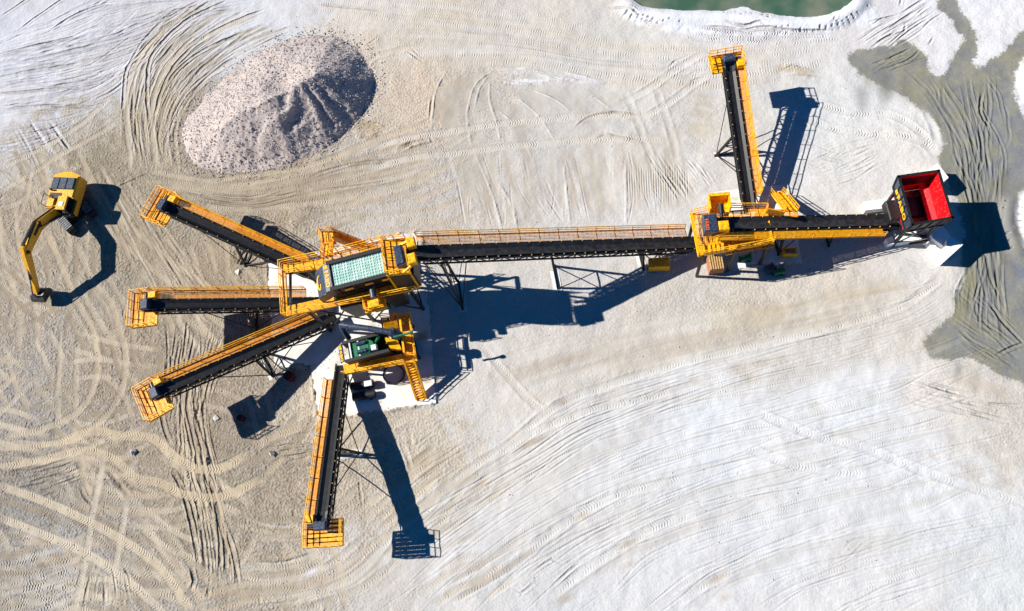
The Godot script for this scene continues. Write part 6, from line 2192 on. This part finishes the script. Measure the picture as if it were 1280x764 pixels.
	for q in [[455, 483, "upper dark steel tank with a pale lid on the slab below the small crusher"], [457, 496, "lower dark steel tank on the slab below the small crusher"]]:
		r = single("steel_tank", q[2], "tank", at(q[0], q[1]))
		p = at(q[0], q[1])
		st = mb()
		tube(st, p + Vector3(-1.2, 0.6, 0.15), p + Vector3(1.2, 0.6, -0.15), 0.45, 16)
		obj("shell", st, M.black_steel, r)
		st = mb()
		for s in [-0.7, 0.7]:
			box(st, p + Vector3(s, 0.2, 0), Vector3(0.1, 0.2, 0.4))
		obj("saddle", st, M.grey_steel, r)
		if k2 == 0:
			st = mb()
			cham(st, p + Vector3(0.75, 1.08, -0.05), Vector3(0.42, 0.08, 0.3), Basis.from_euler(Vector3(0, 0.15, 0)), 0.03)
			obj("lid", st, M.white_paint, r)
		k2 += 1
	# coil of hose
	r = single("hose_coil", "black hose laid in a wide loop on the slab beside the yellow stair", "hose", at(492, 468))
	st = mb()
	var pts := []
	for k in 40:
		var q := TAU * 1.12 * k / 39.0
		pts.append(at(492, 468, 0.22) + Vector3(cos(q) * 1.15, 0.04 * k / 39.0, sin(q) * 1.0))
	pipe(st, pts, 0.07, 6)
	obj("hose", st, M.black_steel, r)
	# stones
	var n := 0
	for q in [[167, 565, 0.42, "pale boulder by itself on the crossing loader tracks"], [299, 341, 0.4, "dark flat stone between the two upper stockpile conveyors"], [270, 523, 0.36, "round boulder in the wheel ruts near the gridded shadow"], [340, 567, 0.4, "round boulder on the churned soil left of the lower conveyor"]]:
		r = single("boulder", q[3], "boulder", at(q[0], q[1]))
		n += 1
		var keep := org
		var mesh := stone_mesh(40 + n)
		var mi := MeshInstance3D.new()
		mi.name = "stone"
		mi.mesh = mesh
		mi.material_override = M.concrete
		mi.scale = Vector3(q[2], q[2] * 0.8, q[2] * 0.9)
		mi.position = Vector3(0, q[2] * 0.4, 0)
		r.add_child(mi)
		org = keep
	scatter()

# clods and pebbles too many to count
func scatter() -> void:
	var mm := MultiMesh.new()
	mm.transform_format = MultiMesh.TRANSFORM_3D
	mm.use_colors = true
	org = Vector3.ZERO
	mm.mesh = stone_mesh(77)
	var xf := []
	for k in 5200:
		var u := rng.randf_range(-10, 420)
		var v := rng.randf_range(210, 764)
		if k % 4 == 0:
			u = rng.randf_range(0, 1280)
			v = rng.randf_range(0, 764)
		elif k % 9 == 1:
			u = rng.randf_range(210, 500)
			v = rng.randf_range(20, 235)
		var p := flat(u, v)
		var s := 0.025 + 0.075 * pow(rng.randf(), 3.0)
		xf.append(Transform3D(Basis.from_euler(Vector3(rng.randf() * 6, rng.randf() * 6, rng.randf() * 6)).scaled(Vector3(s, s * 0.8, s)), Vector3(p.x, height_at(p) + s * 0.3, p.y)))
	for k in 700:   # gravel spilt on the slab, thickest under the belts
		var q: Array = [[395, 344], [400, 379], [418, 397], [427, 458], [470, 420], [440, 480]][k % 6]
		var p := flat(q[0] + rng.randfn(0.0, 22.0), q[1] + rng.randfn(0.0, 16.0))
		var s := 0.025 + 0.07 * pow(rng.randf(), 3.0)
		xf.append(Transform3D(Basis.from_euler(Vector3(rng.randf() * 6, rng.randf() * 6, rng.randf() * 6)).scaled(Vector3(s, s * 0.8, s)), Vector3(p.x, 0.14 + s * 0.4, p.y)))
	mm.instance_count = xf.size()
	for i in xf.size():
		mm.set_instance_transform(i, xf[i])
		var g := rng.randf_range(0.3, 0.6)
		mm.set_instance_color(i, Color(g, g * 0.93, g * 0.82))
	var mi := MultiMeshInstance3D.new()
	mi.name = "pebbles"
	mi.multimesh = mm
	mi.material_override = stone_material()
	mi.set_meta("kind", "stuff")
	mi.set_meta("label", "pebbles and clods strewn over the trampled ground")
	mi.set_meta("category", "pebbles")
	add_child(mi)
